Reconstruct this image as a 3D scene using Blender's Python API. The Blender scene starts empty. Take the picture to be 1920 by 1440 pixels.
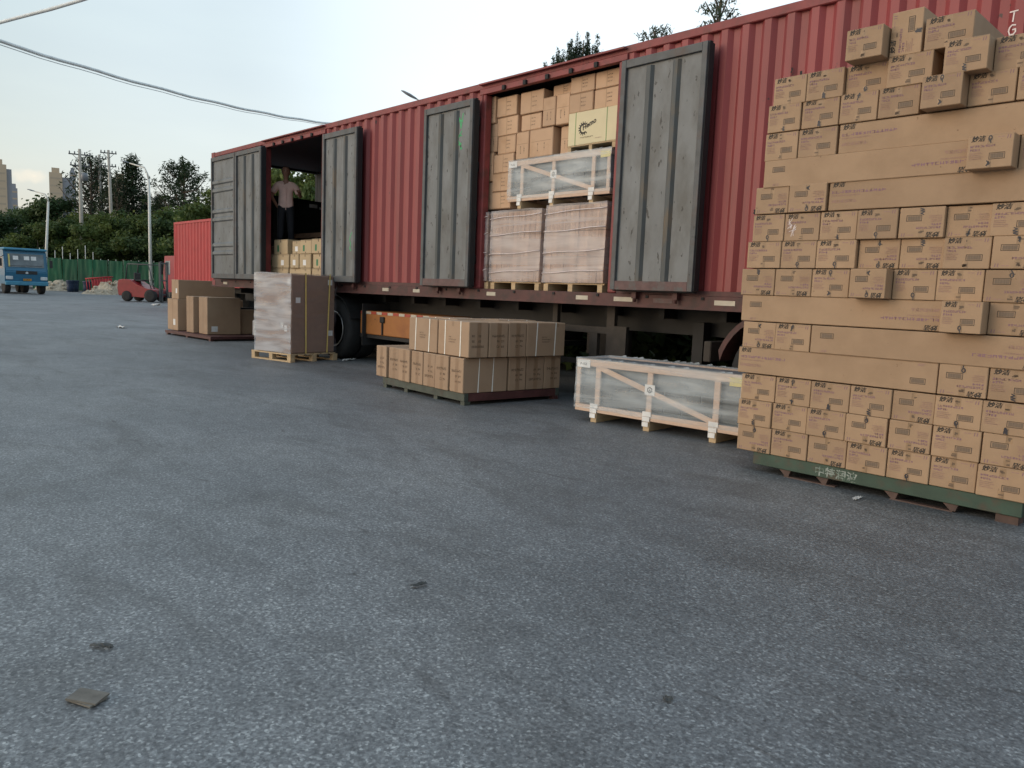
import bpy, bmesh, math, random
import numpy as np
from mathutils import Vector, Matrix, noise as mnoise
R_ = math.radians
PI = math.pi
scene = bpy.context.scene
COL = scene.collection
rng = random.Random(7)

# ------------------------------------------------------------------ camera, sky, sun, exposure
CM = ((0.6835118257838528, 0.11162743836304886, -0.7213535187535497),
      (0.7288380038219433, -0.05010110424748396, 0.6828506744069509),
      (0.040084263726167295, -0.9924863698599021, -0.11560301658626647))
CH, CF = 1.25, 1442.0
cam_d = bpy.data.cameras.new('camera')
cam = bpy.data.objects.new('camera', cam_d)
COL.objects.link(cam)
cam_d.sensor_width = 36.0
cam_d.lens = CF / 1920 * 36.0
cam_d.clip_start, cam_d.clip_end = 0.05, 3000
m = Matrix(((CM[0][0], -CM[0][1], -CM[0][2], 0), (CM[1][0], -CM[1][1], -CM[1][2], 0), (CM[2][0], -CM[2][1], -CM[2][2], CH), (0, 0, 0, 1)))
cam.matrix_world = m
scene.camera = cam

def ray(px, py):
    c = (px - 960, py - 720, CF)
    return Vector([sum(CM[i][k] * c[k] for k in range(3)) for i in range(3)])
def at_depth(px, py, d):
    return Vector((0, 0, CH)) + ray(px, py) * (d / CF)
def horizon(px):
    return 552 + 0.0403 * (px - 960)
def spot(px, d):
    p = at_depth(px, horizon(px), d)
    return Vector((p.x, p.y, 0))
def height_at(px, ytop, d):
    return CH + (horizon(px) - ytop) * d / CF

SUN_EL, SUN_AZ = 15.0, 206.0      # azimuth clockwise from +Y
sv = Vector((math.sin(R_(SUN_AZ)) * math.cos(R_(SUN_EL)), math.cos(R_(SUN_AZ)) * math.cos(R_(SUN_EL)), math.sin(R_(SUN_EL))))
ld = bpy.data.lights.new('sun', 'SUN')
ld.energy, ld.angle, ld.color = 0.7, R_(40), (1.0, 0.88, 0.78)
sun = bpy.data.objects.new('sun', ld)
COL.objects.link(sun)
sun.rotation_euler = (-sv).to_track_quat('-Z', 'Y').to_euler()

world = bpy.data.worlds.new('World')
scene.world = world
world.use_nodes = True
nt = world.node_tree
nt.nodes.clear()
def N(t, typ, **kw):
    n = t.nodes.new(typ)
    for k, v in kw.items():
        if k == 'ins':
            for kk, vv in v.items():
                n.inputs[kk].default_value = vv
        else:
            setattr(n, k, v)
    return n
def ramp(t, stops, interp='LINEAR'):
    n = t.nodes.new('ShaderNodeValToRGB')
    n.color_ramp.interpolation = interp
    e = n.color_ramp.elements
    while len(e) < len(stops):
        e.new(0.5)
    for i, (p, c) in enumerate(stops):
        e[i].position = p
        e[i].color = c if len(c) == 4 else (*c, 1)
    return n
L = nt.links.new
sky = N(nt, 'ShaderNodeTexSky', sky_type='NISHITA', sun_disc=False, sun_elevation=R_(SUN_EL), sun_rotation=R_(SUN_AZ), air_density=1.2, dust_density=2.0, ozone_density=1.5)
bg1 = N(nt, 'ShaderNodeBackground', ins={'Strength': 0.06})
L(sky.outputs[0], bg1.inputs[0])
tc = N(nt, 'ShaderNodeTexCoord')
sep = N(nt, 'ShaderNodeSeparateXYZ')
L(tc.outputs['Generated'], sep.inputs[0])
# thin evening veil: colour by elevation, brighter towards one quarter, soft cloud streaks
elr = ramp(nt, [(0.0, (0.50, 0.45, 0.435)), (0.06, (0.475, 0.445, 0.42)), (0.14, (0.425, 0.44, 0.42)), (0.28, (0.385, 0.44, 0.44)), (0.5, (0.42, 0.50, 0.53)), (1.0, (0.44, 0.56, 0.66))])
L(sep.outputs['Z'], elr.inputs[0])
bd = ray(1130, 60).normalized()
dotn = N(nt, 'ShaderNodeVectorMath', operation='DOT_PRODUCT', ins={1: bd})
L(tc.outputs['Generated'], dotn.inputs[0])
br = ramp(nt, [(0.74, (0, 0, 0)), (0.90, (0.22, 0.22, 0.22)), (1.0, (0.66, 0.66, 0.66))], 'EASE')
L(dotn.outputs['Value'], br.inputs[0])
mp = N(nt, 'ShaderNodeMapping', ins={'Scale': (1.2, 1.2, 6.0), 'Rotation': (0.0, R_(12), R_(20))})
L(tc.outputs['Generated'], mp.inputs[0])
cn = N(nt, 'ShaderNodeTexNoise', ins={'Scale': 2.0, 'Detail': 5.0, 'Roughness': 0.5})
L(mp.outputs[0], cn.inputs[0])
cr = ramp(nt, [(0.35, (0.93, 0.93, 0.95)), (0.65, (1.06, 1.05, 1.03))])
L(cn.outputs[0], cr.inputs[0])
mulc = N(nt, 'ShaderNodeMix', data_type='RGBA', blend_type='MULTIPLY', ins={0: 1.0})
L(elr.outputs[0], mulc.inputs[6]); L(cr.outputs[0], mulc.inputs[7])
addc = N(nt, 'ShaderNodeMix', data_type='RGBA', blend_type='MIX')
L(br.outputs[0], addc.inputs[0]); L(mulc.outputs[2], addc.inputs[6]); addc.inputs[7].default_value = (0.98, 1.06, 1.10, 1)
# one pink sunset cloud low over the horizon
pd = ray(66, 330).normalized()
sc = N(nt, 'ShaderNodeVectorMath', operation='SUBTRACT', ins={1: pd})
L(tc.outputs['Generated'], sc.inputs[0])
sm = N(nt, 'ShaderNodeVectorMath', operation='MULTIPLY', ins={1: (20, 20, 40)})
L(sc.outputs[0], sm.inputs[0])
ln = N(nt, 'ShaderNodeVectorMath', operation='LENGTH')
L(sm.outputs[0], ln.inputs[0])
pn = N(nt, 'ShaderNodeTexNoise', ins={'Scale': 30.0, 'Detail': 4.0})
L(tc.outputs['Generated'], pn.inputs[0])
pa = N(nt, 'ShaderNodeMath', operation='ADD')
pm = N(nt, 'ShaderNodeMath', operation='MULTIPLY', ins={1: 1.1})
L(pn.outputs[0], pm.inputs[0]); L(ln.outputs['Value'], pa.inputs[0]); L(pm.outputs[0], pa.inputs[1])
pr = ramp(nt, [(0.45, (0.85, 0.85, 0.85)), (1.0, (0.35, 0.35, 0.35)), (1.0, (0, 0, 0))], 'EASE')
pr.color_ramp.elements[1].position = 0.75
L(pa.outputs[0], pr.inputs[0])
pinkm = N(nt, 'ShaderNodeMix', data_type='RGBA', blend_type='MIX')
L(pr.outputs[0], pinkm.inputs[0]); L(addc.outputs[2], pinkm.inputs[6]); pinkm.inputs[7].default_value = (0.80, 0.64, 0.50, 1)
bg2 = N(nt, 'ShaderNodeBackground', ins={'Strength': 0.92})
L(pinkm.outputs[2], bg2.inputs[0])
adds = N(nt, 'ShaderNodeAddShader')
L(bg1.outputs[0], adds.inputs[0]); L(bg2.outputs[0], adds.inputs[1])
wo = N(nt, 'ShaderNodeOutputWorld')
L(adds.outputs[0], wo.inputs[0])
vs = scene.view_settings
vs.view_transform = 'Standard'; vs.look = 'None'; vs.exposure = 0.34; vs.gamma = 1.0; vs.use_curve_mapping = False
scene.cycles.max_bounces = 8
scene.cycles.transparent_max_bounces = 16

# ------------------------------------------------------------------ materials
def mat(name, col, rough=0.7, metal=0.0, var=0.15, scale=6.0, stretch=(1, 1, 1), dirt=None, dscale=3.0, dlim=(0.55, 0.7), dstretch=(1, 1, 1),
        rnd=0.0, bump=0.0, bscale=40.0, spec=0.5, marks=None, mscale=12.0, mlim=0.68, mstretch=(1, 1, 1), coat=0.0):
    M = bpy.data.materials.new(name)
    M.use_nodes = True
    t = M.node_tree
    b = t.nodes['Principled BSDF']
    b.inputs['Roughness'].default_value = rough
    b.inputs['Metallic'].default_value = metal
    b.inputs['Specular IOR Level'].default_value = spec
    b.inputs['Coat Weight'].default_value = coat
    co = N(t, 'ShaderNodeTexCoord')
    def nz(sc_, st, det=4.0):
        mpn = N(t, 'ShaderNodeMapping', ins={'Scale': st})
        t.links.new(co.outputs['Object'], mpn.inputs[0])
        if rnd:
            oi = N(t, 'ShaderNodeObjectInfo')
            sx = N(t, 'ShaderNodeMath', operation='MULTIPLY', ins={1: 37.0})
            t.links.new(oi.outputs['Random'], sx.inputs[0])
            t.links.new(sx.outputs[0], mpn.inputs['Location'])
        n = N(t, 'ShaderNodeTexNoise', ins={'Scale': sc_, 'Detail': det, 'Roughness': 0.6})
        t.links.new(mpn.outputs[0], n.inputs[0])
        return n.outputs[0]
    r1 = ramp(t, [(0.3, tuple(c * (1 - var) for c in col)), (0.7, tuple(min(1, c * (1 + var)) for c in col))])
    t.links.new(nz(scale, stretch), r1.inputs[0])
    cur = r1.outputs[0]
    def mix(fac, c2):
        nonlocal cur
        x = N(t, 'ShaderNodeMix', data_type='RGBA', blend_type='MIX')
        t.links.new(fac, x.inputs[0]); t.links.new(cur, x.inputs[6]); x.inputs[7].default_value = (*c2, 1)
        cur = x.outputs[2]
    if dirt:
        rr = ramp(t, [(dlim[0], (0, 0, 0)), (dlim[1], (0.85, 0.85, 0.85))])
        t.links.new(nz(dscale, dstretch, 6.0), rr.inputs[0])
        mix(rr.outputs[0], dirt)
    if marks:
        rr = ramp(t, [(mlim, (0, 0, 0)), (mlim + 0.03, (0.9, 0.9, 0.9))])
        t.links.new(nz(mscale, mstretch, 3.0), rr.inputs[0])
        mix(rr.outputs[0], marks)
    if rnd:
        oi = N(t, 'ShaderNodeObjectInfo')
        rr = ramp(t, [(0, (1 - rnd, 1 - rnd, 1 - rnd * 0.9)), (1, (1 + rnd, 1 + rnd, 1 + rnd))])
        t.links.new(oi.outputs['Random'], rr.inputs[0])
        x = N(t, 'ShaderNodeMix', data_type='RGBA', blend_type='MULTIPLY', ins={0: 1.0})
        t.links.new(cur, x.inputs[6]); t.links.new(rr.outputs[0], x.inputs[7])
        cur = x.outputs[2]
    t.links.new(cur, b.inputs['Base Color'])
    if bump:
        bn = N(t, 'ShaderNodeBump', ins={'Strength': bump, 'Distance': 0.02})
        n = N(t, 'ShaderNodeTexNoise', ins={'Scale': bscale, 'Detail': 4.0})
        t.links.new(co.outputs['Object'], n.inputs[0])
        t.links.new(n.outputs[0], bn.inputs['Height'])
        t.links.new(bn.outputs[0], b.inputs['Normal'])
    return M

MT = {}
MT['red'] = mat('red_paint', (0.255, 0.045, 0.047), 0.55, var=0.16, scale=1.2, stretch=(1, 1, 0.35), dirt=(0.15, 0.040, 0.036), dscale=2.2, dlim=(0.5, 0.78), dstretch=(1.6, 1, 0.22), marks=(0.05, 0.03, 0.028), mscale=9, mlim=0.70, mstretch=(1, 1, 0.6))
MT['red_rail'] = mat('red_rail', (0.22, 0.042, 0.043), 0.6, var=0.2, scale=4, dirt=(0.09, 0.035, 0.03), dscale=5, dlim=(0.5, 0.72))
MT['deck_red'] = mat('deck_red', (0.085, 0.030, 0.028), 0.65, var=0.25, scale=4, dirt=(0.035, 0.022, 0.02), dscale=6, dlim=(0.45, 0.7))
MT['grey_door'] = mat('grey_door', (0.150, 0.160, 0.168), 0.55, var=0.18, scale=2.2, stretch=(1.2, 1, 0.7), dirt=(0.082, 0.082, 0.079), dscale=2.6, dlim=(0.44, 0.68), dstretch=(1.4, 1, 0.6), marks=(0.028, 0.028, 0.028), mscale=13, mlim=0.635, mstretch=(1.2, 1, 0.55), bump=0.3, bscale=5)
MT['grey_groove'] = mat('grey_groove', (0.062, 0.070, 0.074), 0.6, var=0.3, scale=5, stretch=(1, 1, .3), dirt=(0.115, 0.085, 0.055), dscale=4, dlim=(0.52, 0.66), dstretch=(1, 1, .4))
MT['grey_frame'] = mat('grey_frame', (0.080, 0.085, 0.090), 0.6, var=0.25, scale=6, dirt=(0.085, 0.055, 0.045), dscale=5, dlim=(0.5, 0.72), marks=(0.03, 0.03, 0.03), mscale=16, mlim=0.67)
MT['rust_frame'] = mat('rust_frame', (0.115, 0.065, 0.062), 0.7, var=0.3, scale=8, dirt=(0.10, 0.10, 0.097), dscale=7, dlim=(0.5, 0.65))
MT['gasket'] = mat('gasket', (0.014, 0.014, 0.016), 0.8)
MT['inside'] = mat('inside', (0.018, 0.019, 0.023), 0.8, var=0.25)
MT['floor_ply'] = mat('floor_ply', (0.10, 0.06, 0.04), 0.8, var=0.25)
MT['chassis'] = mat('chassis', (0.010, 0.010, 0.011), 0.7, var=0.3)
MT['chassis_grey'] = mat('chassis_grey', (0.042, 0.034, 0.028), 0.8, var=0.3, dirt=(0.05, 0.04, 0.035), dscale=6)
MT['rubber'] = mat('rubber', (0.018, 0.018, 0.019), 0.85, var=0.3)
MT['rim'] = mat('rim', (0.045, 0.043, 0.042), 0.5, metal=0.2, var=0.3, dirt=(0.02, 0.018, 0.016), dscale=6)
MT['chrome'] = mat('chrome_rim', (0.75, 0.75, 0.74), 0.28, metal=0.85, var=0.1)
MT['orange'] = mat('orange_paint', (0.33, 0.125, 0.030), 0.6, var=0.2, scale=3, dirt=(0.20, 0.065, 0.02), dscale=3, dlim=(0.5, 0.75), marks=(0.03, 0.02, 0.015), mscale=10, mlim=0.72)
MT['tape_white'] = mat('tape_white', (0.46, 0.41, 0.33), 0.5, var=0.15, dirt=(0.30, 0.25, 0.2), dscale=9)
MT['tape_red'] = mat('tape_red', (0.35, 0.05, 0.03), 0.5)
MT['tape_yellow'] = mat('tape_yellow', (0.62, 0.52, 0.16), 0.55)
CB = (0.362, 0.238, 0.146)
MT['card'] = mat('cardboard', CB, 0.78, var=0.05, scale=3.0, rnd=0.11, dirt=(CB[0] * .78, CB[1] * .76, CB[2] * .73), dscale=3.5, dlim=(0.45, 0.8), marks=(CB[0] * .62, CB[1] * .58, CB[2] * .55), mscale=26, mlim=0.71, bump=0.4, bscale=5)
MT['card_brown'] = mat('cardboard_brown', (0.365, 0.245, 0.160), 0.78, var=0.06, scale=3.0, rnd=0.07, dirt=(0.31, 0.195, 0.12), dscale=2.5, dlim=(0.5, 0.8), bump=0.06, bscale=9)
MT['card_orange'] = mat('cardboard_warm', (0.53, 0.345, 0.220), 0.75, var=0.06, scale=3.0, rnd=0.08, dirt=(0.36, 0.20, 0.10), dscale=2.5, dlim=(0.5, 0.8), bump=0.06, bscale=9)
MT['card_yellow'] = mat('cardboard_pale', (0.44, 0.33, 0.20), 0.75, var=0.06, scale=3.0, rnd=0.08, bump=0.06, bscale=9)
MT['card_cream'] = mat('cardboard_cream', (0.66, 0.57, 0.37), 0.7, var=0.05, scale=3.0)
MT['seam'] = mat('seam', (0.20, 0.125, 0.07), 0.8)
MT['ink'] = mat('black_ink', (0.030, 0.024, 0.020), 0.7)
MT['ink_soft'] = mat('worn_ink', (0.13, 0.085, 0.055), 0.7)
MT['ink_purple'] = mat('purple_ink', (0.23, 0.125, 0.165), 0.75)
MT['ink_pale'] = mat('pale_purple_ink', (0.33, 0.195, 0.165), 0.75)
MT['barcode'] = mat('barcode_grey', (0.185, 0.13, 0.09), 0.7, var=0.5, scale=2, stretch=(160, 1, 0.1))
MT['tape_brown'] = mat('brown_tape', (0.265, 0.165, 0.09), 0.5, var=0.4, scale=25, stretch=(1, 1, 0.5))
MT['marker'] = mat('marker_ink', (0.012, 0.012, 0.022), 0.5)
MT['strap'] = mat('white_strap', (0.90, 0.86, 0.80), 0.5)
MT['strap_yellow'] = mat('yellow_strap', (0.80, 0.60, 0.20), 0.5)
MT['strap_green'] = mat('green_strap', (0.16, 0.26, 0.09), 0.45)
MT['label'] = mat('white_label', (0.72, 0.71, 0.70), 0.5)
MT['label_green'] = mat('green_label', (0.03, 0.16, 0.07), 0.6)
MT['chalk'] = mat('white_chalk', (0.72, 0.62, 0.60), 0.8)
MT['spray_green'] = mat('green_spray', (0.03, 0.36, 0.13), 0.5)
MT['wood'] = mat('pale_wood', (0.50, 0.36, 0.21), 0.75, var=0.15, scale=5, stretch=(1, 1, 6), rnd=0.08)
MT['wood_pink'] = mat('pinkish_wood', (0.56, 0.40, 0.30), 0.7, var=0.12, scale=6, stretch=(1, 4, 4))
MT['wood_dark'] = mat('brown_wood', (0.20, 0.11, 0.06), 0.8, var=0.25, scale=6, stretch=(1, 4, 4))
MT['green_steel'] = mat('green_steel', (0.030, 0.062, 0.043), 0.55, var=0.25, scale=5, dirt=(0.07, 0.045, 0.03), dscale=7, dlim=(0.52, 0.7), marks=(0.28, 0.30, 0.26), mscale=22, mlim=0.74)
MT['rust_steel'] = mat('rusty_steel', (0.085, 0.050, 0.040), 0.7, var=0.3, scale=9)
MT['green_grey'] = mat('worn_green_steel', (0.060, 0.070, 0.056), 0.6, var=0.25, scale=8, dirt=(0.06, 0.045, 0.035), dscale=6)
MT['maroon'] = mat('maroon_steel', (0.085, 0.030, 0.028), 0.6, var=0.25, scale=6)
MT['stencil'] = mat('stencil_paint', (0.30, 0.33, 0.30), 0.8, var=0.3, scale=30, dirt=(0.05, 0.09, 0.06), dscale=28, dlim=(.48, .6))
MT['pole'] = mat('pale_pole', (0.62, 0.60, 0.55), 0.5, var=0.08)
MT['concrete'] = mat('concrete_pole', (0.40, 0.36, 0.31), 0.85, var=0.15)
MT['dark_metal'] = mat('dark_metal', (0.06, 0.065, 0.07), 0.5)
MT['lamp_grey'] = mat('lamp_grey', (0.17, 0.18, 0.20), 0.45)
MT['lens'] = mat('lamp_lens', (0.025, 0.027, 0.035), 0.25)
MT['cable'] = mat('cable', (0.80, 0.83, 0.83), 0.6)
MT['blue'] = mat('blue_paint', (0.012, 0.120, 0.22), 0.35, var=0.12, scale=3, coat=0.3)
MT['blue_light'] = mat('blue_faded', (0.05, 0.22, 0.34), 0.4, var=0.12, scale=3)
MT['glass'] = mat('dark_glass', (0.11, 0.13, 0.145), 0.08, var=0.5, scale=1.2, spec=0.7)
MT['black'] = mat('black_plastic', (0.02, 0.02, 0.022), 0.6)
MT['headlight'] = mat('headlight', (0.55, 0.58, 0.60), 0.2)
MT['plate'] = mat('yellow_plate', (0.45, 0.22, 0.03), 0.5)
MT['fork_red'] = mat('forklift_red', (0.25, 0.016, 0.020), 0.42, var=0.15, scale=4, coat=0.2)
MT['bright_red'] = mat('bright_red', (0.40, 0.024, 0.030), 0.5, var=0.1, scale=2)
MT['cab_red'] = mat('cab_red', (0.30, 0.03, 0.04), 0.4, var=0.1)
MT['bin_blue'] = mat('bin_blue', (0.018, 0.035, 0.075), 0.5)
MT['rubble'] = mat('rubble', (0.44, 0.37, 0.28), 0.9, var=0.3, scale=4, bump=0.5, bscale=5)
MT['skin'] = mat('skin', (0.36, 0.185, 0.13), 0.55, var=0.08)
MT['hair'] = mat('hair', (0.012, 0.011, 0.011), 0.6)
MT['shirt'] = mat('pink_shirt', (0.94, 0.64, 0.57), 0.8, var=0.06, scale=14, bump=0.2, bscale=16)
MT['trousers'] = mat('dark_trousers', (0.016, 0.017, 0.024), 0.8, var=0.2)
MT['tarp'] = mat('dark_tarp', (0.020, 0.026, 0.024), 0.5, var=0.3, bump=0.4, bscale=5)
MT['tower'] = mat('tower_beige', (0.52, 0.40, 0.28), 0.8, var=0.05, scale=0.02)
MT['tower_dark'] = mat('tower_grey', (0.27, 0.28, 0.31), 0.8, var=0.05, scale=0.02)  # whole grey towers, and the painted shade on sides of beige ones
MT['bark'] = mat('bark', (0.10, 0.075, 0.055), 0.9, var=0.3)
MT['paper'] = mat('paper', (0.62, 0.60, 0.57), 0.7)
MT['grime_card'] = mat('grimy_card', (0.155, 0.14, 0.12), 0.85, var=0.3, scale=14)
MT['leaf_dry'] = mat('dry_leaf', (0.075, 0.077, 0.076), 0.85)

def leaf_mat(name, c1, c2, scale):
    M = bpy.data.materials.new(name); M.use_nodes = True
    t = M.node_tree
    b = t.nodes['Principled BSDF']
    b.inputs['Roughness'].default_value = 0.6
    b.inputs['Specular IOR Level'].default_value = 0.25
    co = N(t, 'ShaderNodeTexCoord')
    n = N(t, 'ShaderNodeTexNoise', ins={'Scale': scale, 'Detail': 3.0})
    t.links.new(co.outputs['Object'], n.inputs[0])
    r = ramp(t, [(0.35, c1), (0.68, c2)])
    t.links.new(n.outputs[0], r.inputs[0])
    oi = N(t, 'ShaderNodeObjectInfo')
    rr = ramp(t, [(0, (0.8, 0.82, 0.8)), (1, (1.2, 1.15, 1.1))])
    t.links.new(oi.outputs['Random'], rr.inputs[0])
    x = N(t, 'ShaderNodeMix', data_type='RGBA', blend_type='MULTIPLY', ins={0: 1.0})
    t.links.new(r.outputs[0], x.inputs[6]); t.links.new(rr.outputs[0], x.inputs[7])
    t.links.new(x.outputs[2], b.inputs['Base Color'])
    tr = N(t, 'ShaderNodeBsdfTranslucent')
    t.links.new(x.outputs[2], tr.inputs[0])
    mx = N(t, 'ShaderNodeMixShader', ins={0: 0.32})
    t.links.new(b.outputs[0], mx.inputs[1]); t.links.new(tr.outputs[0], mx.inputs[2])
    t.links.new(mx.outputs[0], t.nodes['Material Output'].inputs[0])
    return M
MT['leaf'] = leaf_mat('broad_leaves', (0.034, 0.070, 0.022), (0.150, 0.185, 0.050), 2.6)
MT['leaf_dark'] = leaf_mat('dark_leaves', (0.024, 0.052, 0.022), (0.080, 0.120, 0.042), 2.6)
MT['needle'] = leaf_mat('pine_needles', (0.012, 0.027, 0.012), (0.040, 0.066, 0.026), 3.0)
MT['feather'] = leaf_mat('feathery_leaves', (0.040, 0.060, 0.040), (0.10, 0.13, 0.08), 0.9)

def film_mat(name, lo, hi, scale, col=(0.80, 0.80, 0.82), stretch=(1, 1, 3), bmp=0.35):
    M = bpy.data.materials.new(name); M.use_nodes = True
    t = M.node_tree
    b = t.nodes['Principled BSDF']
    b.inputs['Base Color'].default_value = (*col, 1)
    b.inputs['Roughness'].default_value = 0.22
    co = N(t, 'ShaderNodeTexCoord')
    mpn = N(t, 'ShaderNodeMapping', ins={'Scale': stretch})
    t.links.new(co.outputs['Object'], mpn.inputs[0])
    n = N(t, 'ShaderNodeTexNoise', ins={'Scale': scale, 'Detail': 4.0, 'Distortion': 0.5})
    t.links.new(mpn.outputs[0], n.inputs[0])
    r = ramp(t, [(0.32, (lo,) * 3), (0.72, (hi,) * 3)])
    t.links.new(n.outputs[0], r.inputs[0])
    bn = N(t, 'ShaderNodeBump', ins={'Strength': bmp, 'Distance': 0.02})
    t.links.new(n.outputs[0], bn.inputs['Height']); t.links.new(bn.outputs[0], b.inputs['Normal'])
    tr = N(t, 'ShaderNodeBsdfTransparent')
    mx = N(t, 'ShaderNodeMixShader')
    t.links.new(r.outputs[0], mx.inputs[0]); t.links.new(tr.outputs[0], mx.inputs[1]); t.links.new(b.outputs[0], mx.inputs[2])
    t.links.new(mx.outputs[0], t.nodes['Material Output'].inputs[0])
    return M
MT['film'] = film_mat('stretch_film', 0.14, 0.64, 1.5, (0.74, 0.69, 0.70), (.35, 1, 5.0), .10)
MT['film_sky_side'] = film_mat('sky_sheen_film', 0.22, 0.80, 2.0, (0.56, 0.58, 0.63), (.6, 1, 4.2), .2)  # sky reflection on front and top put into colour and opacity
MT['film_dull_side'] = film_mat('dull_side_film', 0.0, 0.14, 2.5, (0.42, 0.38, 0.42))  # same film on the other sides, without the painted sheen
MT['film_crate'] = film_mat('crate_film', 0.10, 0.54, 2.0, (0.72, 0.78, 0.82), (.5, 1, 4.5), .18)

# asphalt
def asphalt():
    M = bpy.data.materials.new('asphalt'); M.use_nodes = True
    t = M.node_tree; b = t.nodes['Principled BSDF']
    co = N(t, 'ShaderNodeTexCoord')
    def nz(sc_, det=4.0, st=(1, 1, 1), rot=0.0, dist=0.0):
        mpn = N(t, 'ShaderNodeMapping', ins={'Scale': st, 'Rotation': (0, 0, rot)})
        t.links.new(co.outputs['Object'], mpn.inputs[0])
        n = N(t, 'ShaderNodeTexNoise', ins={'Scale': sc_, 'Detail': det, 'Roughness': 0.62, 'Distortion': dist})
        t.links.new(mpn.outputs[0], n.inputs[0]); return n.outputs[0]
    base = ramp(t, [(0.30, (0.101, 0.110, 0.116)), (0.55, (0.147, 0.157, 0.163)), (0.75, (0.185, 0.195, 0.199))])
    t.links.new(nz(0.55, 6), base.inputs[0])
    cur = base.outputs[0]
    def mul(fac_out, stops, blend='MULTIPLY'):
        nonlocal cur
        r = ramp(t, stops); t.links.new(fac_out, r.inputs[0])
        x = N(t, 'ShaderNodeMix', data_type='RGBA', blend_type=blend, ins={0: 1.0})
        t.links.new(cur, x.inputs[6]); t.links.new(r.outputs[0], x.inputs[7]); cur = x.outputs[2]
    # stones of the aggregate: light and dark grains
    vo = N(t, 'ShaderNodeTexVoronoi', ins={'Scale': 115.0}); t.links.new(co.outputs['Object'], vo.inputs[0])
    sepc = N(t, 'ShaderNodeSeparateColor'); t.links.new(vo.outputs['Color'], sepc.inputs[0])
    mul(sepc.outputs[0], [(0.0, (0.60, 0.60, 0.61)), (0.45, (0.93, 0.93, 0.93)), (0.82, (1.13, 1.13, 1.12)), (0.975, (2.0, 1.97, 1.9))])
    mul(nz(62, 2), [(0.36, (0.58, 0.58, 0.59)), (0.64, (1.32, 1.31, 1.30))])
    mul(nz(9, 5), [(0.3, (0.80, 0.80, 0.81)), (0.7, (1.14, 1.14, 1.14))])
    mul(nz(16, 2), [(0.24, (0.42, 0.40, 0.39)), (0.275, (1, 1, 1))])
    # scuffs, tyre streaks and oil spots
    mul(nz(1.3, 6, (0.6, 1.4, 1), R_(12), 0.9), [(0.33, (0.70, 0.69, 0.68)), (0.5, (1, 1, 1))])
    mul(nz(2.3, 5, (0.5, 1.6, 1), R_(-22), 1.2), [(0.28, (0.45, 0.43, 0.42)), (0.34, (1, 1, 1))])
    mul(nz(0.7, 5, (0.45, 1.7, 1), R_(-35), 1.0), [(0.33, (0.80, 0.79, 0.78)), (0.5, (1, 1, 1))])
    mul(nz(5.5, 3), [(0.25, (0.40, 0.38, 0.37)), (0.29, (1, 1, 1))])
    mul(nz(0.2, 5), [(0.35, (0.84, 0.84, 0.86)), (0.65, (1.12, 1.11, 1.10))])
    mul(nz(0.55, 4, (1, 1, 1), 0.6, 1.5), [(0.30, (0.84, 0.83, 0.82)), (0.42, (1, 1, 1))])
    t.links.new(cur, b.inputs['Base Color'])
    b.inputs['Roughness'].default_value = 0.6
    b.inputs['Specular IOR Level'].default_value = 0.85
    bn = N(t, 'ShaderNodeBump', ins={'Strength': 0.4, 'Distance': 0.006})
    a = N(t, 'ShaderNodeMath', operation='ADD')
    t.links.new(nz(45, 3), a.inputs[0]); t.links.new(sepc.outputs[0], a.inputs[1])
    t.links.new(a.outputs[0], bn.inputs['Height']); t.links.new(bn.outputs[0], b.inputs['Normal'])
    return M
MT['asphalt'] = asphalt()

# ------------------------------------------------------------------ mesh building
GL = {}
def glyphs(body):
    """triangles of a piece of lettering, 1 unit high, from the built-in font"""
    if body in GL:
        return GL[body]
    cu = bpy.data.curves.new('lettering', 'FONT'); cu.body = body; cu.size = 1.0; cu.resolution_u = 2; cu.offset = 0.02
    o = bpy.data.objects.new('lettering', cu); COL.objects.link(o)
    dg = bpy.context.evaluated_depsgraph_get()
    me = o.evaluated_get(dg).to_mesh()
    vs_ = [v.co.copy() for v in me.vertices]; fs = [tuple(p.vertices) for p in me.polygons]
    o.evaluated_get(dg).to_mesh_clear()
    bpy.data.objects.remove(o); bpy.data.curves.remove(cu)
    GL[body] = (vs_, fs)
    return GL[body]

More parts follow.
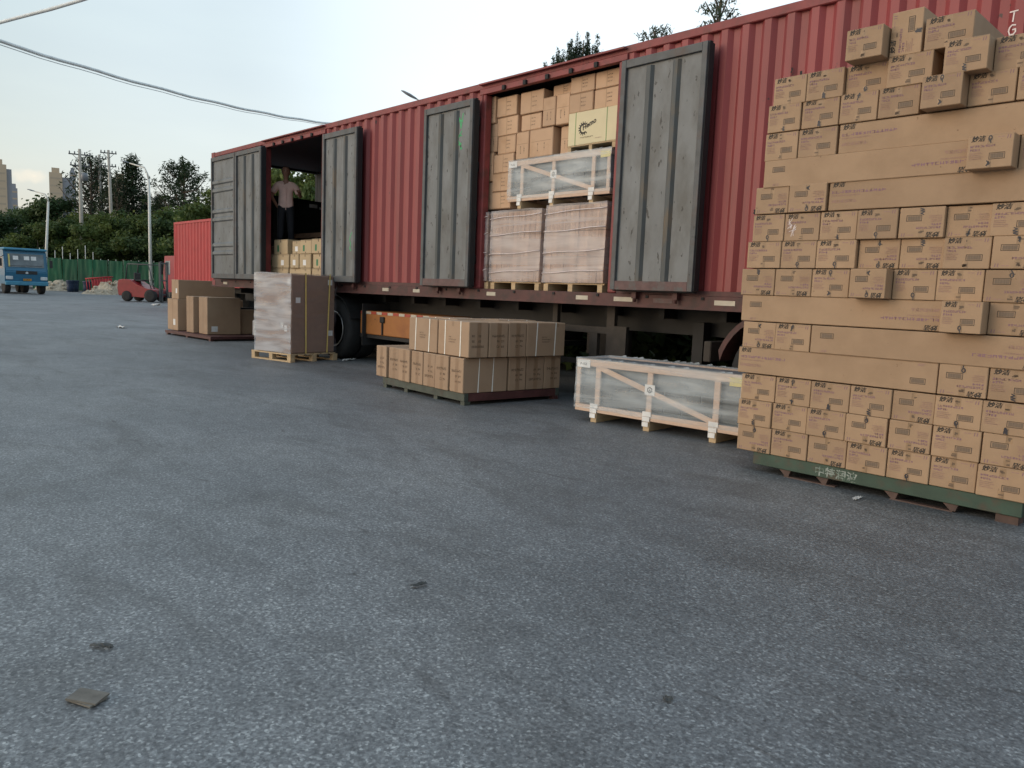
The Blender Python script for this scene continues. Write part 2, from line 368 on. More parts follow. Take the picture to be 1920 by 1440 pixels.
class MB:
    def __init__(s):
        s.bm = bmesh.new()
    def box(s, x0, x1, y0, y1, z0, z1, m=0, bev=0.0, M=None):
        mt = Matrix.Translation(((x0 + x1) / 2, (y0 + y1) / 2, (z0 + z1) / 2)) @ Matrix.Diagonal((abs(x1 - x0), abs(y1 - y0), abs(z1 - z0), 1))
        if M is not None:
            mt = M @ mt
        vs_ = bmesh.ops.create_cube(s.bm, size=1.0, matrix=mt)['verts']
        fs = {f for v in vs_ for f in v.link_faces}
        for f in fs:
            f.material_index = m
        if bev:
            es = list({e for v in vs_ for e in v.link_edges})
            bmesh.ops.bevel(s.bm, geom=es, offset=bev, segments=1, affect='EDGES', material=-1)
        return s
    def poly(s, pts, m=0):
        f = s.bm.faces.new([s.bm.verts.new(p) for p in pts]); f.material_index = m
        return s
    def prism(s, prof, axis, a0, a1, m=0, M=None):
        """closed profile of (u, v) points pushed along an axis; for 'y' u=x v=z, for 'x' u=y v=z, for 'z' u=x v=y"""
        def P(u, v, a):
            p = {'y': (u, a, v), 'x': (a, u, v), 'z': (u, v, a)}[axis]
            return (M @ Vector(p)) if M is not None else p
        A = [s.bm.verts.new(P(u, v, a0)) for u, v in prof]
        B = [s.bm.verts.new(P(u, v, a1)) for u, v in prof]
        n = len(prof); fs = []
        for i in range(n):
            fs.append(s.bm.faces.new((A[i], A[(i + 1) % n], B[(i + 1) % n], B[i])))
        fs.append(s.bm.faces.new(A[::-1])); fs.append(s.bm.faces.new(B))
        for f in fs:
            f.material_index = m
        return s
    def tube(s, pts, r, m=0, seg=8, caps=True):
        pts = [Vector(p) for p in pts]
        rs = r if isinstance(r, (list, tuple)) else [r] * len(pts)
        rings = []; prev = None
        for i, p in enumerate(pts):
            d = (pts[min(i + 1, len(pts) - 1)] - pts[max(i - 1, 0)]).normalized()
            u = d.orthogonal().normalized() if prev is None else (prev - d * prev.dot(d)).normalized()
            prev = u; w = d.cross(u)
            rings.append([s.bm.verts.new(p + (u * math.cos(2 * PI * k / seg) + w * math.sin(2 * PI * k / seg)) * rs[i]) for k in range(seg)])
        for a, b in zip(rings, rings[1:]):
            for k in range(seg):
                f = s.bm.faces.new((a[k], a[(k + 1) % seg], b[(k + 1) % seg], b[k])); f.material_index = m; f.smooth = True
        if caps:
            for rg in (rings[0][::-1], rings[-1]):
                f = s.bm.faces.new(rg); f.material_index = m
        return s
    def lathe(s, prof, c, m=0, seg=28, axis='y'):
        """(radius, offset along axis) profile turned round an axis through c"""
        rings = []
        for r, a in prof:
            ring = []
            for k in range(seg):
                t = 2 * PI * k / seg; u, v = r * math.cos(t), r * math.sin(t)
                p = {'y': (u, a, v), 'x': (a, u, v), 'z': (u, v, a)}[axis]
                ring.append(s.bm.verts.new(Vector(c) + Vector(p)))
            rings.append(ring)
        for a, b in zip(rings, rings[1:]):
            for k in range(seg):
                f = s.bm.faces.new((a[k], a[(k + 1) % seg], b[(k + 1) % seg], b[k])); f.material_index = m; f.smooth = True
        for rg in (rings[0][::-1], rings[-1]):
            f = s.bm.faces.new(rg); f.material_index = m
        return s
    def flat(s, x0, x1, z0, z1, y, m=0):
        """a mark printed on a face that looks towards -y"""
        return s.poly([(x0, y, z0), (x1, y, z0), (x1, y, z1), (x0, y, z1)], m)
    def text(s, body, M, size, m=0, shear=0.0, squash=1.0):
        vs_, fs = glyphs(body)
        V = [s.bm.verts.new(M @ Vector(((v.x * squash + shear * v.y) * size, 0, v.y * size))) for v in vs_]
        for f in fs:
            try:
                s.bm.faces.new([V[i] for i in f]).material_index = m
            except ValueError:
                pass
        return s
    def scrawl(s, x0, z0, w, h, n, y, m=0, rg=rng):
        """a row of n small printed signs too fine to read: a few strokes each"""
        cw = w / n
        for i in range(n):
            cx = x0 + i * cw
            ww = cw * 0.8
            t = h * 0.17
            for j in range(rg.choice((2, 3, 3))):
                zz = z0 + h * rg.choice((0.0, 0.28, 0.55, 0.83))
                s.flat(cx, cx + ww, zz, zz + t, y, m)
            for j in range(rg.choice((1, 2))):
                xx = cx + ww * rg.choice((0.0, 0.4, 0.75))
                s.flat(xx, xx + ww * 0.22, z0, z0 + h, y - 0.0002, m)
        return s
    def stroke(s, pts, w, y, m=0):
        """a hand-drawn line on a face that looks towards -y"""
        for i, ((ax, az), (bx, bz)) in enumerate(zip(pts, pts[1:])):
            d = Vector((bx - ax, bz - az)); ln_ = d.length or 1e-4
            n = Vector((-d.y, d.x)) / ln_ * w / 2; e = d / ln_ * w * 0.3
            yy = y - 0.0001 * (i % 4)
            s.poly([(ax - e.x - n.x, yy, az - e.y - n.y), (bx + e.x - n.x, yy, bz + e.y - n.y), (bx + e.x + n.x, yy, bz + e.y + n.y), (ax - e.x + n.x, yy, az - e.y + n.y)], m)
        return s
    def mesh(s, name, mats, recalc=True):
        if recalc:
            bmesh.ops.recalc_face_normals(s.bm, faces=s.bm.faces)
        me = bpy.data.meshes.new(name)
        s.bm.to_mesh(me); s.bm.free()
        for x in mats:
            me.materials.append(MT[x] if isinstance(x, str) else x)
        return me
    def build(s, name, mats, parent=None, world_=True, recalc=True):
        if isinstance(mats, str):
            mats = [mats]
        return link(name, s.mesh(name, mats, recalc), parent, world_)

WM = {}
def link(name, me, parent=None, world_=True):
    o = bpy.data.objects.new(name, me)
    COL.objects.link(o)
    if parent is not None:
        o.parent = parent
        if world_ and parent.name in WM:
            o.matrix_parent_inverse = WM[parent.name].inverted()
    return o
def tag(o, label=None, cat=None, group=None, kind=None):
    for k, v in (('label', label), ('category', cat), ('group', group), ('kind', kind)):
        if v:
            o[k] = v
    return o
def thing(name, label, cat, loc=(0, 0, 0), rz=0.0, group=None):
    o = bpy.data.objects.new(name, None)
    COL.objects.link(o)
    o.empty_display_size = 0.2
    o.location = loc; o.rotation_euler = (0, 0, rz)
    WM[o.name] = Matrix.Translation(loc) @ Matrix.Rotation(rz, 4, 'Z')
    return tag(o, label, cat, group)
def dup(root, loc, rz=None, sc_=None, label=None):
    def cp(o, par):
        c = o.copy(); COL.objects.link(c)
        if par is not None:
            c.parent = par
        for ch in list(o.children):
            cp(ch, c)
        return c
    r = cp(root, None)
    r.location = loc
    if rz is not None:
        r.rotation_euler = (0, 0, rz)
    if sc_ is not None:
        r.scale = sc_
    if label:
        r['label'] = label
    return r
ORD = ['first', 'second', 'third', 'fourth', 'fifth', 'sixth', 'seventh', 'eighth', 'ninth', 'tenth', 'eleventh', 'twelfth', 'thirteenth', 'fourteenth', 'fifteenth']

# ------------------------------------------------------------------ ground
g = MB()
g.poly([(-900, -300, 0), (300, -300, 0), (300, 900, 0), (-900, 900, 0)])
tag(g.build('ground', 'asphalt'), kind='structure')

def wheel(parent, c, r, w, name='wheel', rimmat='rim', rr=0.56, face=-1, axis='y'):
    a = w / 2
    tb = MB().lathe([(r * rr, -a * .8), (r * .93, -a), (r * .985, -a * .8), (r, -a * .4), (r, a * .4), (r * .985, a * .8), (r * .93, a), (r * rr, a * .8)], c, 0, 32, axis)
    t = tb.build(name, 'rubber', parent)
    q = face
    rb = MB().lathe([(r * rr + .012, q * a * .86), (r * rr + .012, q * a * .98), (r * rr - .02, q * a * .98), (r * rr - .035, q * a * .55), (r * .30, q * a * .30), (r * .25, q * a * .62), (r * .13, q * a * .75), (r * .02, q * a * .75)], c, 0, 28, axis)
    rm = rb.build('rim', rimmat, t)
    if axis == 'y' and abs(c[0] + 12.05) < .01 and c[1] < 7.3:
        MB().lathe([(r * rr - .004, q * a * .99), (r * rr + .012, q * a * 1.03), (r * rr + .016, q * a * .99)], c, 0, 40, axis).build('rim_ring', 'chrome', t)
    return t

def corrugate(mb, x0, x1, z0, z1, y, depth, pitch, m=0, axis='x', sgn=1):
    """trapezoid sheet: outer flats at y, inner flats at y+depth*sgn"""
    n = max(1, round((x1 - x0) / pitch)); p = (x1 - x0) / n
    pts = []
    for i in range(n):
        b = x0 + i * p
        pts += [(b, 0), (b + p * .30, 0), (b + p * .5, 1), (b + p * .80, 1)]
    pts.append((x1, 0))
    P = (lambda u, d, z: (u, y + d * depth * sgn, z)) if axis == 'x' else (lambda u, d, z: (y + d * depth * sgn, u, z))
    lo = [mb.bm.verts.new(P(u, d, z0)) for u, d in pts]
    hi = [mb.bm.verts.new(P(u, d, z1)) for u, d in pts]
    for i in range(len(pts) - 1):
        mb.bm.faces.new((lo[i], lo[i + 1], hi[i + 1], hi[i])).material_index = m
    return mb

# ------------------------------------------------------------------ the long red trailer
TX0, TX1, TY0, TY1 = -17.30, -1.12, 7.0, 9.60
ZF, ZB, ZT = 1.313, 1.165, 4.065
tr = thing('semi_trailer', 'long red corrugated box trailer with its grey side doors folded open', 'trailer', (-9.2, 8.2, 0))
OPEN = [(-14.65, -12.48), (-8.12, -5.84)]
for a, b in ((TX0 + .1, -14.78), (-12.36, -8.25), (-5.72, TX1 - .12)):
    w = MB(); corrugate(w, a, b, 1.365, 3.975, TY0 + .012, .042, .235)
    w.build('side_wall', 'red', tr, recalc=False)
w = MB(); corrugate(w, TX0 + .1, TX1 - .12, 1.365, 3.975, TY1 - .012, .042, .235, sgn=-1); w.build('side_wall', 'red', tr, recalc=False)
w = MB(); corrugate(w, TY0 + .1, TY1 - .1, 1.365, 3.975, TX1 - .01, .042, .235, axis='y', sgn=-1); w.build('front_wall', 'red', tr, recalc=False)
# inner lining of the closed stretches
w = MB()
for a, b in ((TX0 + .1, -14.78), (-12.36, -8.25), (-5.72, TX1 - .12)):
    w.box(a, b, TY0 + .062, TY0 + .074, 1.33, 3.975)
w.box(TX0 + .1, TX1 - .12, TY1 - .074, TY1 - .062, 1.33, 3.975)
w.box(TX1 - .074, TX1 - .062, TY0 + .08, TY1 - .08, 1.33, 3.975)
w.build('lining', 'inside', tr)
# roof, rails, posts
w = MB(); n = 60
w.box(TX0 + .02, TX1 - .02, TY0 + .09, TY1 - .09, 4.02, 4.045)
for i in range(n):
    x = TX0 + .2 + i * (TX1 - TX0 - .4) / n
    w.box(x, x + .13, TY0 + .12, TY1 - .12, 4.046, 4.058)
w.build('roof', 'red_rail', tr)
for y in (TY0, TY1 - .07):
    w = MB().box(TX0 + .10, TX1 - .1, y, y + .07, 3.976, ZT, bev=.008)
    if y == TY0:
        # the openings have a deeper header with hinge lugs under the rail, and a drip edge over it
        for a, b in OPEN:
            w.box(a - .12, b + .12, y - .015, y + .06, 3.905, 3.975, bev=.004)
            w.box(a - .10, b + .10, y - .060, y - .003, 4.022, 4.042)
            for k in range(5):
                x = a + .35 + k * (b - a - .7) / 4
                w.box(x, x + .05, y - .045, y - .016, 3.90, 3.955, 1)
    w.build('top_rail', ['red_rail', 'gasket'], tr)
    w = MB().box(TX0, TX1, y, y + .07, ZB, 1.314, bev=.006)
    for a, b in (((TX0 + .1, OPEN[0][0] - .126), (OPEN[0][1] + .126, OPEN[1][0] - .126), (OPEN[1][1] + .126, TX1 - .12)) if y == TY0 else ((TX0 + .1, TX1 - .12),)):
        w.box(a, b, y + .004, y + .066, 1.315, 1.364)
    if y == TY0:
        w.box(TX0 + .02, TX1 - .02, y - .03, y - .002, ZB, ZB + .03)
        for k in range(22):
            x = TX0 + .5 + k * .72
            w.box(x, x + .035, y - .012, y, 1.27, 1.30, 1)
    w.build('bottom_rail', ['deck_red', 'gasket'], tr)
for x, y in ((TX0, TY0), (TX0, TY1 - .08), (TX1 - .12, TY0), (TX1 - .12, TY1 - .1)):
    w = MB().box(x, x + .10, y, y + .10, 1.31, 3.976, bev=.006)
    w.box(x - .006, x + .16, y - .006, y + .12, 3.94, 4.072); w.box(x - .006, x + .16, y - .006, y + .12, 1.16, 1.30)
    w.build('corner_post', 'inside' if (x < -17 and y > 8) else 'red_rail', tr)
for a, b in OPEN:
    for x in (a - .125, b):
        w = MB().box(x, x + .125, TY0 - .01, TY0 + .11, 1.315, 3.905, bev=.012)
        w.box(x + .05, x + .07, TY0 - .022, TY0 - .01, 1.37, 3.9)
        for z in (1.65, 2.25, 2.9, 3.5):
            w.tube([(x + (.02 if x < a else .105), TY0 - .03, z), (x + (.02 if x < a else .105), TY0 - .03, z + .12)], .022, 1)
        w.build('door_post', ['red_rail', 'gasket'], tr)
w = MB().box(TX0 + .01, TX1 - .07, TY0 + .071, TY1 - .071, 1.20, ZF - .001); w.build('floor', 'floor_ply', tr)
w = MB().box(TX0, TX0 + .09, TY0 + .10, TY1 - .10, 3.95, 4.02); w.build('rear_header', 'gasket', tr)  # black: the shade under the roof is put into its colour
w = MB().box(TX0 + .1, TX1 - .14, TY0 + .075, TY1 - .075, 3.99, 4.012); w.build('ceiling_shade', 'inside', tr)  # near-black sheet added under the roof, interior shade put into colour
# reflective strips along the bottom rail
for x, ln_, mm in ((-16.6, .2, 0), (-13.4, .2, 0), (-10.42, .17, 0), (-9.59, .17, 0), (-7.88, .18, 0), (-6.23, .19, 0), (-5.60, .27, 0), (-5.05, .25, 1), (-4.28, .24, 0), (-3.1, .25, 0), (-2.0, .25, 0)):
    w = MB().box(x - ln_ / 2, x + ln_ / 2, TY0 - .0045, TY0 - .0005, 1.222, 1.272)
    w.build('reflective_strip', 'tape_white' if mm == 0 else 'rust_frame', tr)

def leaf(x0, x1, z0, z1, style, frame='grey_frame', mark=None, parent=tr, name='side_door', yf=6.82):
    """a door leaf folded back: its inner face looks at the yard; yf is the front of its frame"""
    d = MB(); fw = .062
    d.box(x0 + .02, x1 - .02, yf + .035, yf + .05, z0 + .03, z1 - .03)
    d.box(x0, x0 + fw, yf, yf + .09, z0, z1, 1, .004); d.box(x1 - fw, x1, yf, yf + .09, z0, z1, 1, .004)
    d.box(x0 + fw, x1 - fw, yf + .002, yf + .09, z1 - .085, z1, 1, .004); d.box(x0 + fw, x1 - fw, yf + .002, yf + .09, z0, z0 + .10, 2, .004)
    def rib(prof, axis, a0, a1):
        d.prism(prof, axis, a0, a1, 0)
    if style == 'v':
        for q in (.345, .66):
            xc = x0 + (x1 - x0) * q
            # standing rib of trapezoid section
            A = [(xc - .055, yf + .034), (xc - .03, yf + .004), (xc + .02, yf + .004), (xc + .05, yf + .034)]
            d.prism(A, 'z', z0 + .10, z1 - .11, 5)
            d.box(xc - .115, xc - .056, yf + .0335, yf + .0345, z0 + .12, z1 - .12, 0)
    else:
        for z in (1.97, 2.68, 3.29):
            for dz in (-.085, .085):
                A = [(yf + .034, z + dz - .055), (yf + .006, z + dz - .03), (yf + .006, z + dz + .02), (yf + .034, z + dz + .05)]
                d.prism(A, 'x', x0 + fw, x1 - fw, 0)
    if mark == 'wk':
        zz = 3.40; xx = x0 + .72
        for pts in ([(0, .26), (.02, .10), (.06, .22), (.09, .08), (.13, .27)], [(.0, .2), (.12, .17)], [(.02, .02), (.03, -.18)], [(.11, .04), (.03, -.06), (.12, -.2)], [(.05, -.14), (.10, -.12), (.09, -.2)], [(-.01, .0), (.11, -.02)]):
            d.stroke([(xx + a, zz + b) for a, b in pts], .018, yf + .033, 3)
    if mark == 'squiggle':
        zz = 2.02; xx = x0 + .90
        d.stroke([(xx + a, zz + b) for a, b in ((.0, .1), (-.03, .02), (.01, -.05), (-.02, -.12), (.02, -.16))], .018, yf + .033, 3)
        d.stroke([(xx + .01, zz + .1), (xx + .04, zz + .14)], .014, yf + .033, 3)
        d.stroke([(xx - .62, 2.2), (xx - .58, 2.12), (xx - .59, 2.03)], .012, yf + .033, 4)
    o = d.build(name, ['grey_door', 'grey_frame', frame, 'spray_green', 'gasket', 'grey_groove'], parent)
    gk = MB()
    for xa in (x0 - .014, x1 + .001):
        gk.box(xa, xa + .013, yf + .02, yf + .11, z0 + .01, z1 - .01)
    gk.box(x0, x1, yf + .05, yf + .10, z1 + .001, z1 + .013); gk.box(x0, x1, yf + .05, yf + .10, z0 - .013, z0 - .001)
    gk.build('gasket', 'gasket', o)
    return o
def hinge(o, x, y, zs, ym=6.965):
    for z in zs:
        MB().box(x - .035, x + .035, y, ym, z, z + .11, bev=.006).tube([(x, y + .03, z - .03), (x, y + .03, z + .14)], .018).build('hinge', 'gasket', o)
HZ = (1.62, 2.22, 2.88, 3.48)
d1 = leaf(-16.92, -15.72, 1.345, 3.90, 'h', name='rear_door')
d2 = leaf(-15.70, -14.52, 1.345, 3.90, 'v', name='side_door')
d3 = leaf(-12.16, -11.07, 1.345, 3.83, 'v', mark='squiggle')
d4 = leaf(-9.27, -8.18, 1.33, 3.83, 'v', 'rust_frame', mark='wk')
d5 = leaf(-5.66, -4.57, 1.35, 3.84, 'v', 'rust_frame')
for o, x in ((d2, -14.62), (d3, -12.10), (d4, -8.24), (d5, -5.62)):
    hinge(o, x, 6.92, HZ)
hinge(d1, -16.88, 6.92, HZ)
# lock rod ends and cam keepers under the leaves
for x in (-11.9, -11.3, -9.0, -8.5, -5.4, -4.85):
    MB().box(x - .03, x + .03, 6.93, 6.99, 1.26, 1.335).tube([(x, 6.955, 1.22), (x, 6.955, 1.40)], .016).build('lock_keeper', 'deck_red', tr)
# painted letters on the wall
w = MB(); y = TY0 + .008
xx, zz = -1.950, 3.57
w.stroke([(xx - .026, zz - .002), (xx + .026, zz + .002)], .010, y); w.stroke([(xx + .002, zz - .010), (xx - .002, zz - .075)], .010, y)
w.build('painted_letter', 'chalk', tr)
w = MB(); zz = 3.432
w.stroke([(xx + .020, zz + .034), (xx - .002, zz + .038), (xx - .018, zz + .022), (xx - .024, zz - .005), (xx - .014, zz - .034), (xx + .010, zz - .034), (xx + .024, zz - .016), (xx + .022, zz + .004), (xx + .004, zz + .002)], .010, y)
w.build('painted_letter', 'chalk', tr)
# scrapes through the paint near the cartons
w = MB()
for (px, pz, ln_, wd) in ((-3.655, 3.42, .16, .022), (-3.67, 3.30, .05, .012), (-3.75, 3.47, .04, .012), (-4.02, 2.17, .03, .03), (-3.66, 3.2, .03, .014)):
    w.stroke([(px, pz), (px + .006, pz - ln_ * .5), (px - .004, pz - ln_)], wd, TY0 + .007)
w.build('scrape_marks', 'gasket', tr)

# chassis
w = MB()
for y in (7.72, 8.62):
    w.box(TX0 + .1, TX1 - .3, y, y + .12, .86, 1.16)
for i in range(20):
    x = TX0 + .4 + i * .82
    w.box(x, x + .08, TY0 + .45, TY1 - .2, 1.04, 1.155)
w.box(TX0 + .02, TX0 + .12, TY0 + .15, TY1 - .15, .55, .70); w.build('chassis_frame', 'chassis', tr)
for x in (-14.65, -13.35, -12.05):
    MB().tube([(x, 7.15, .52), (x, 9.3, .52)], .075, 0, 12).build('axle', 'chassis', tr)
    for yy, fc in ((7.17, -1), (7.50, -1), (8.96, 1), (9.29, 1)):
        wheel(tr, (x, yy, .53), .53, .29, face=fc, rimmat='rim')
w = MB()
for x in (-14.65, -13.35, -12.05):
    pts = [(x + .58 * math.cos(R_(a)), .53 + .58 * math.sin(R_(a))) for a in range(20, 161, 14)]
    pts2 = [(x + .60 * math.cos(R_(a)), .53 + .60 * math.sin(R_(a))) for a in range(160, 19, -14)]
    w.prism(pts + pts2, 'y', 7.02, 7.62, 0)
w.build('mudguard', 'chassis', tr)
MB().box(-11.18, -11.16, 7.05, 7.6, .3, 1.0).build('mud_flap', 'rubber', tr)
# orange side box
o = MB()
o.box(-11.34, -9.1, 7.12, 7.7, .49, .88, 0, .012)
o.box(-11.36, -9.08, 7.13, 7.72, .43, .485, 2)
for i in range(7):
    a = -11.32 + i * .32
    o.box(a, a + .15, 7.113, 7.1195, .83, .872, 3); o.box(a + .16, a + .31, 7.113, 7.1195, .83, .872, 1)
o.box(-10.72, -10.60, 7.09, 7.119, .70, .80, 2, .01); o.box(-10.675, -10.645, 7.10, 7.119, .5, .7, 2)
o.build('side_box', ['orange', 'tape_white', 'chassis', 'tape_red'], tr)
# stowage frame under the right opening
o = MB()
o.box(-6.95, -5.75, 7.25, 7.33, .82, .90); o.box(-6.95, -5.75, 7.25, 7.33, .42, .48)
o.box(-6.30, -6.18, 7.26, 7.32, .30, .82); o.box(-6.02, -5.72, 7.24, 7.30, .24, .92)
o.box(-6.05, -5.93, 7.27, 7.33, .90, 1.16); o.box(-6.95, -6.87, 7.26, 7.32, .3, 1.16)
o.box(-6.9, -6.2, 7.9, 7.98, .5, .9)
o.build('stowage_frame', 'chassis_grey', tr)
for y in (7.55, 8.85):
    MB().box(-5.0, -4.86, y, y + .14, .12, 1.02).box(-5.08, -4.78, y - .06, y + .2, 0.0, .10).build('landing_leg', 'chassis', tr)
MB().box(-8.7, -7.5, 7.9, 8.9, .55, .62).lathe([(.2, -.12), (.5, -.13), (.53, 0), (.5, .13), (.2, .12)], (-8.1, 8.4, .76), 0, 28, 'z').build('spare_wheel', 'rubber', tr)

# the tractor that carries the front of the trailer
tk = thing('tractor_truck', 'red tractor truck coupled under the long trailer, its mudguard beside the tall carton stack', 'truck', (-1.5, 8.2, 0))
w = MB()
for y in (7.75, 8.6):
    w.box(-4.5, 1.9, y, y + .1, .72, .98)
w.box(-3.0, -1.6, 7.7, 8.75, .985, 1.10)
w.build('chassis_frame', 'chassis', tk)
for x in (-3.68, -2.30):
    for yy, fc in ((7.2, -1), (7.53, -1), (8.93, 1), (9.26, 1)):
        wheel(tk, (x, yy, .53), .53, .29, face=fc)
    w = MB()
    pts = [(x + .70 * math.cos(R_(a)), .50 + .70 * math.sin(R_(a))) for a in range(14, 167, 9)]
    pts2 = [(x + .645 * math.cos(R_(a)), .50 + .645 * math.sin(R_(a))) for a in range(166, 13, -9)]
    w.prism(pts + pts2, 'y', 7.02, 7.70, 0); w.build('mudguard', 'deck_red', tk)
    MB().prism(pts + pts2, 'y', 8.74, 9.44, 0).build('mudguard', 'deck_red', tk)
MB().box(-4.56, -4.47, 7.1, 7.5, .62, .84, bev=.01).build('tail_lamp', 'chassis_grey', tk)
for yy, fc in ((7.22, -1), (9.24, 1)):
    wheel(tk, (1.35, yy, .53), .53, .3, face=fc)
cb = MB(); cb.prism([(-.35, .55), (2.05, .55), (2.1, 1.7), (1.85, 3.0), (-.35, 3.05)], 'y', 7.0, 9.46, 0); cab_ = cb.build('cab', 'red', tk)
MB().prism([(2.088, 1.78), (1.885, 2.85), (1.895, 2.85), (2.10, 1.78)], 'y', 7.15, 9.31, 0).build('windscreen', 'glass', cab_)
MB().box(.9, 1.75, 6.994, 6.999, 1.7, 2.6).build('side_window', 'glass', cab_)

# ------------------------------------------------------------------ cartons of the big stack
def carton_mesh(name, wd, hd, dp, long_=False, scribble=0, seed=0):
    rg = random.Random(seed)
    b = MB()
    b.box(-wd / 2, wd / 2, 0, dp, -hd / 2, hd / 2, 0, .0035)
    y = -.0008; x0, z0 = -wd / 2, -hd / 2
    # brand mark, bold and slanted
    b.text('妙洁', Matrix.Translation((x0 + .020, y, z0 + .158)), .036, 1, .22, 1.12)
    b.text('妙洁', Matrix.Translation((x0 + .0215, y - .0002, z0 + .158)), .036, 1, .22, 1.12)
    if long_:
        b.scrawl(x0 + .02, z0 + .112, .36, .018, 13, y, 3, rg)
        b.scrawl(x0 + .02, z0 + .094, .19, .008, 18, y, 4, rg)
        b.scrawl(x0 + .02, z0 + .050, .17, .020, 14, y, 4, rg)
        bx = wd - .16
        b.scrawl(x0 + wd - .12, z0 + .165, .05, .016, 3, y, 4, rg)
    else:
        b.scrawl(x0 + .018, z0 + .122, .150, .013, 10, y, 3, rg)
        b.scrawl(x0 + .018, z0 + .102, .062, .013, 4, y, 3, rg)
        for k in range(4):
            zz = z0 + .086 - k * .011
            b.scrawl(x0 + .016, zz, .082 * rg.uniform(.7, 1), .006, 15, y, 4, rg)
        bx = .135
        # numbers at the top right
        b.flat(x0 + .178, x0 + .192, z0 + .170, z0 + .175, y, 4); b.flat(x0 + .198, x0 + .216, z0 + .170, z0 + .175, y, 4)
        b.text('11', Matrix.Translation((x0 + .226, y, z0 + .160)), .030, 3, .15)
        # tape over the seam, top and bottom
        tw = .036; tx = x0 + .116
        b.flat(tx, tx + tw, hd / 2 - .055, hd / 2 - .004, y + .0003, 5); b.flat(tx, tx + tw, z0 + .004, z0 + .048, y + .0003, 5)
        for k in range(5):
            zz = rg.choice((z0 + rg.uniform(.006, .03), hd / 2 - rg.uniform(.02, .045)))
            b.flat(tx + rg.uniform(0, .012), tx + tw * rg.uniform(.4, .95), zz, zz + rg.uniform(.004, .012), y, 2)
    # bar code in its frame
    a0, a1, c0, c1 = x0 + bx, x0 + bx + .094, z0 + .048, z0 + .086
    t = .0032
    b.flat(a0 + .008, a1 - .008, c0 + .006, c1 - .006, y + .0003, 6)
    b.flat(a0, a1, c0, c0 + t, y, 1); b.flat(a0, a1, c1 - t, c1, y, 1); b.flat(a0, a0 + t, c0 + t, c1 - t, y, 1); b.flat(a1 - t, a1, c0 + t, c1 - t, y, 1)
    q = a0 + .010
    while q < a1 - .012:
        ww = rg.choice((.0012, .0018, .003))
        b.flat(q, q + ww, c0 + .006, c1 - .005, y, 6); q += ww + rg.choice((.0010, .0016, .0024))
    # marker scribbles
    if scribble:
        cx = x0 + .134
        for where in ((1,), (2,), (2,), (1, 2))[scribble % 4]:
            zc = hd / 2 - .026 if where == 1 else z0 + .024
            kind = rg.randrange(4)
            if kind == 0:       # a loop with a tail
                a0_ = rg.uniform(0, 6)
                pts = [(cx + .010 * math.cos(a0_ + k * .9), zc + .006 + .013 * math.sin(a0_ + k * .9)) for k in range(8)] + [(cx + rg.uniform(-.008, .008), zc - .022)]
            elif kind == 1:     # a zigzag
                pts = [(cx + (-.013, .013)[k % 2] * rg.uniform(.5, 1), zc + .022 - k * .008) for k in range(6)]
            elif kind == 2:     # a hook and a bar
                pts = [(cx - .012, zc + .018), (cx + .012, zc + .016), (cx - .004, zc - .002), (cx + .010, zc - .02), (cx - .010, zc - .018)]
            else:               # a dense knot
                pts = [(cx + rg.uniform(-.011, .011), zc + rg.uniform(-.022, .022)) for _ in range(10)]
            b.stroke(pts, .0065, y - .0004, 7)
    if seed == 99:      # a white chalk scrawl over the print
        for _ in range(9):
            cx, cz = x0 + .055 + rg.uniform(-.02, .02), .005 + rg.uniform(-.05, .05)
            b.stroke([(cx + rg.uniform(-.03, .03), cz + rg.uniform(-.035, .035)), (cx, cz), (cx + rg.uniform(-.03, .03), cz + rg.uniform(-.035, .035))], .004, y - .0006, 9)
    # seams where the side flap meets, and on the side faces a little of the same print
    for zz in (hd / 2 - .0045,):
        b.flat(x0 + .006, wd / 2 - .006, zz, zz + .0012, y + .0004, 8)
    return b.mesh(name, ['card', 'ink', 'ink_soft', 'ink_purple', 'ink_pale', 'tape_brown', 'barcode', 'marker', 'seam', 'chalk'], recalc=False)
K = 0.969
SW, SH, SD = .281 * K, .2 * K, 1.44 * K
YS = 5.42 * K
def sx_(x): return x * K
def sz_(z): return CH + (z - CH) * K
CMESH = [carton_mesh('printed_carton', SW, SH - .003, SD, False, k, 11 + i) for i, k in enumerate((0, 0, 0, 1, 2, 3, 4, 5, 6, 7, 9, 10, 0, 0, 0, 0))]
CHALKED = carton_mesh('printed_carton', SW, SH - .003, SD, False, 0, 99)
LMESH = [carton_mesh('long_carton', SD, SH - .003, SW, True, 0, 41), carton_mesh('long_carton', SD, SH - .003, SW, True, 0, 42)]
GS = 'printed cartons of the tall stack on the green pallet'
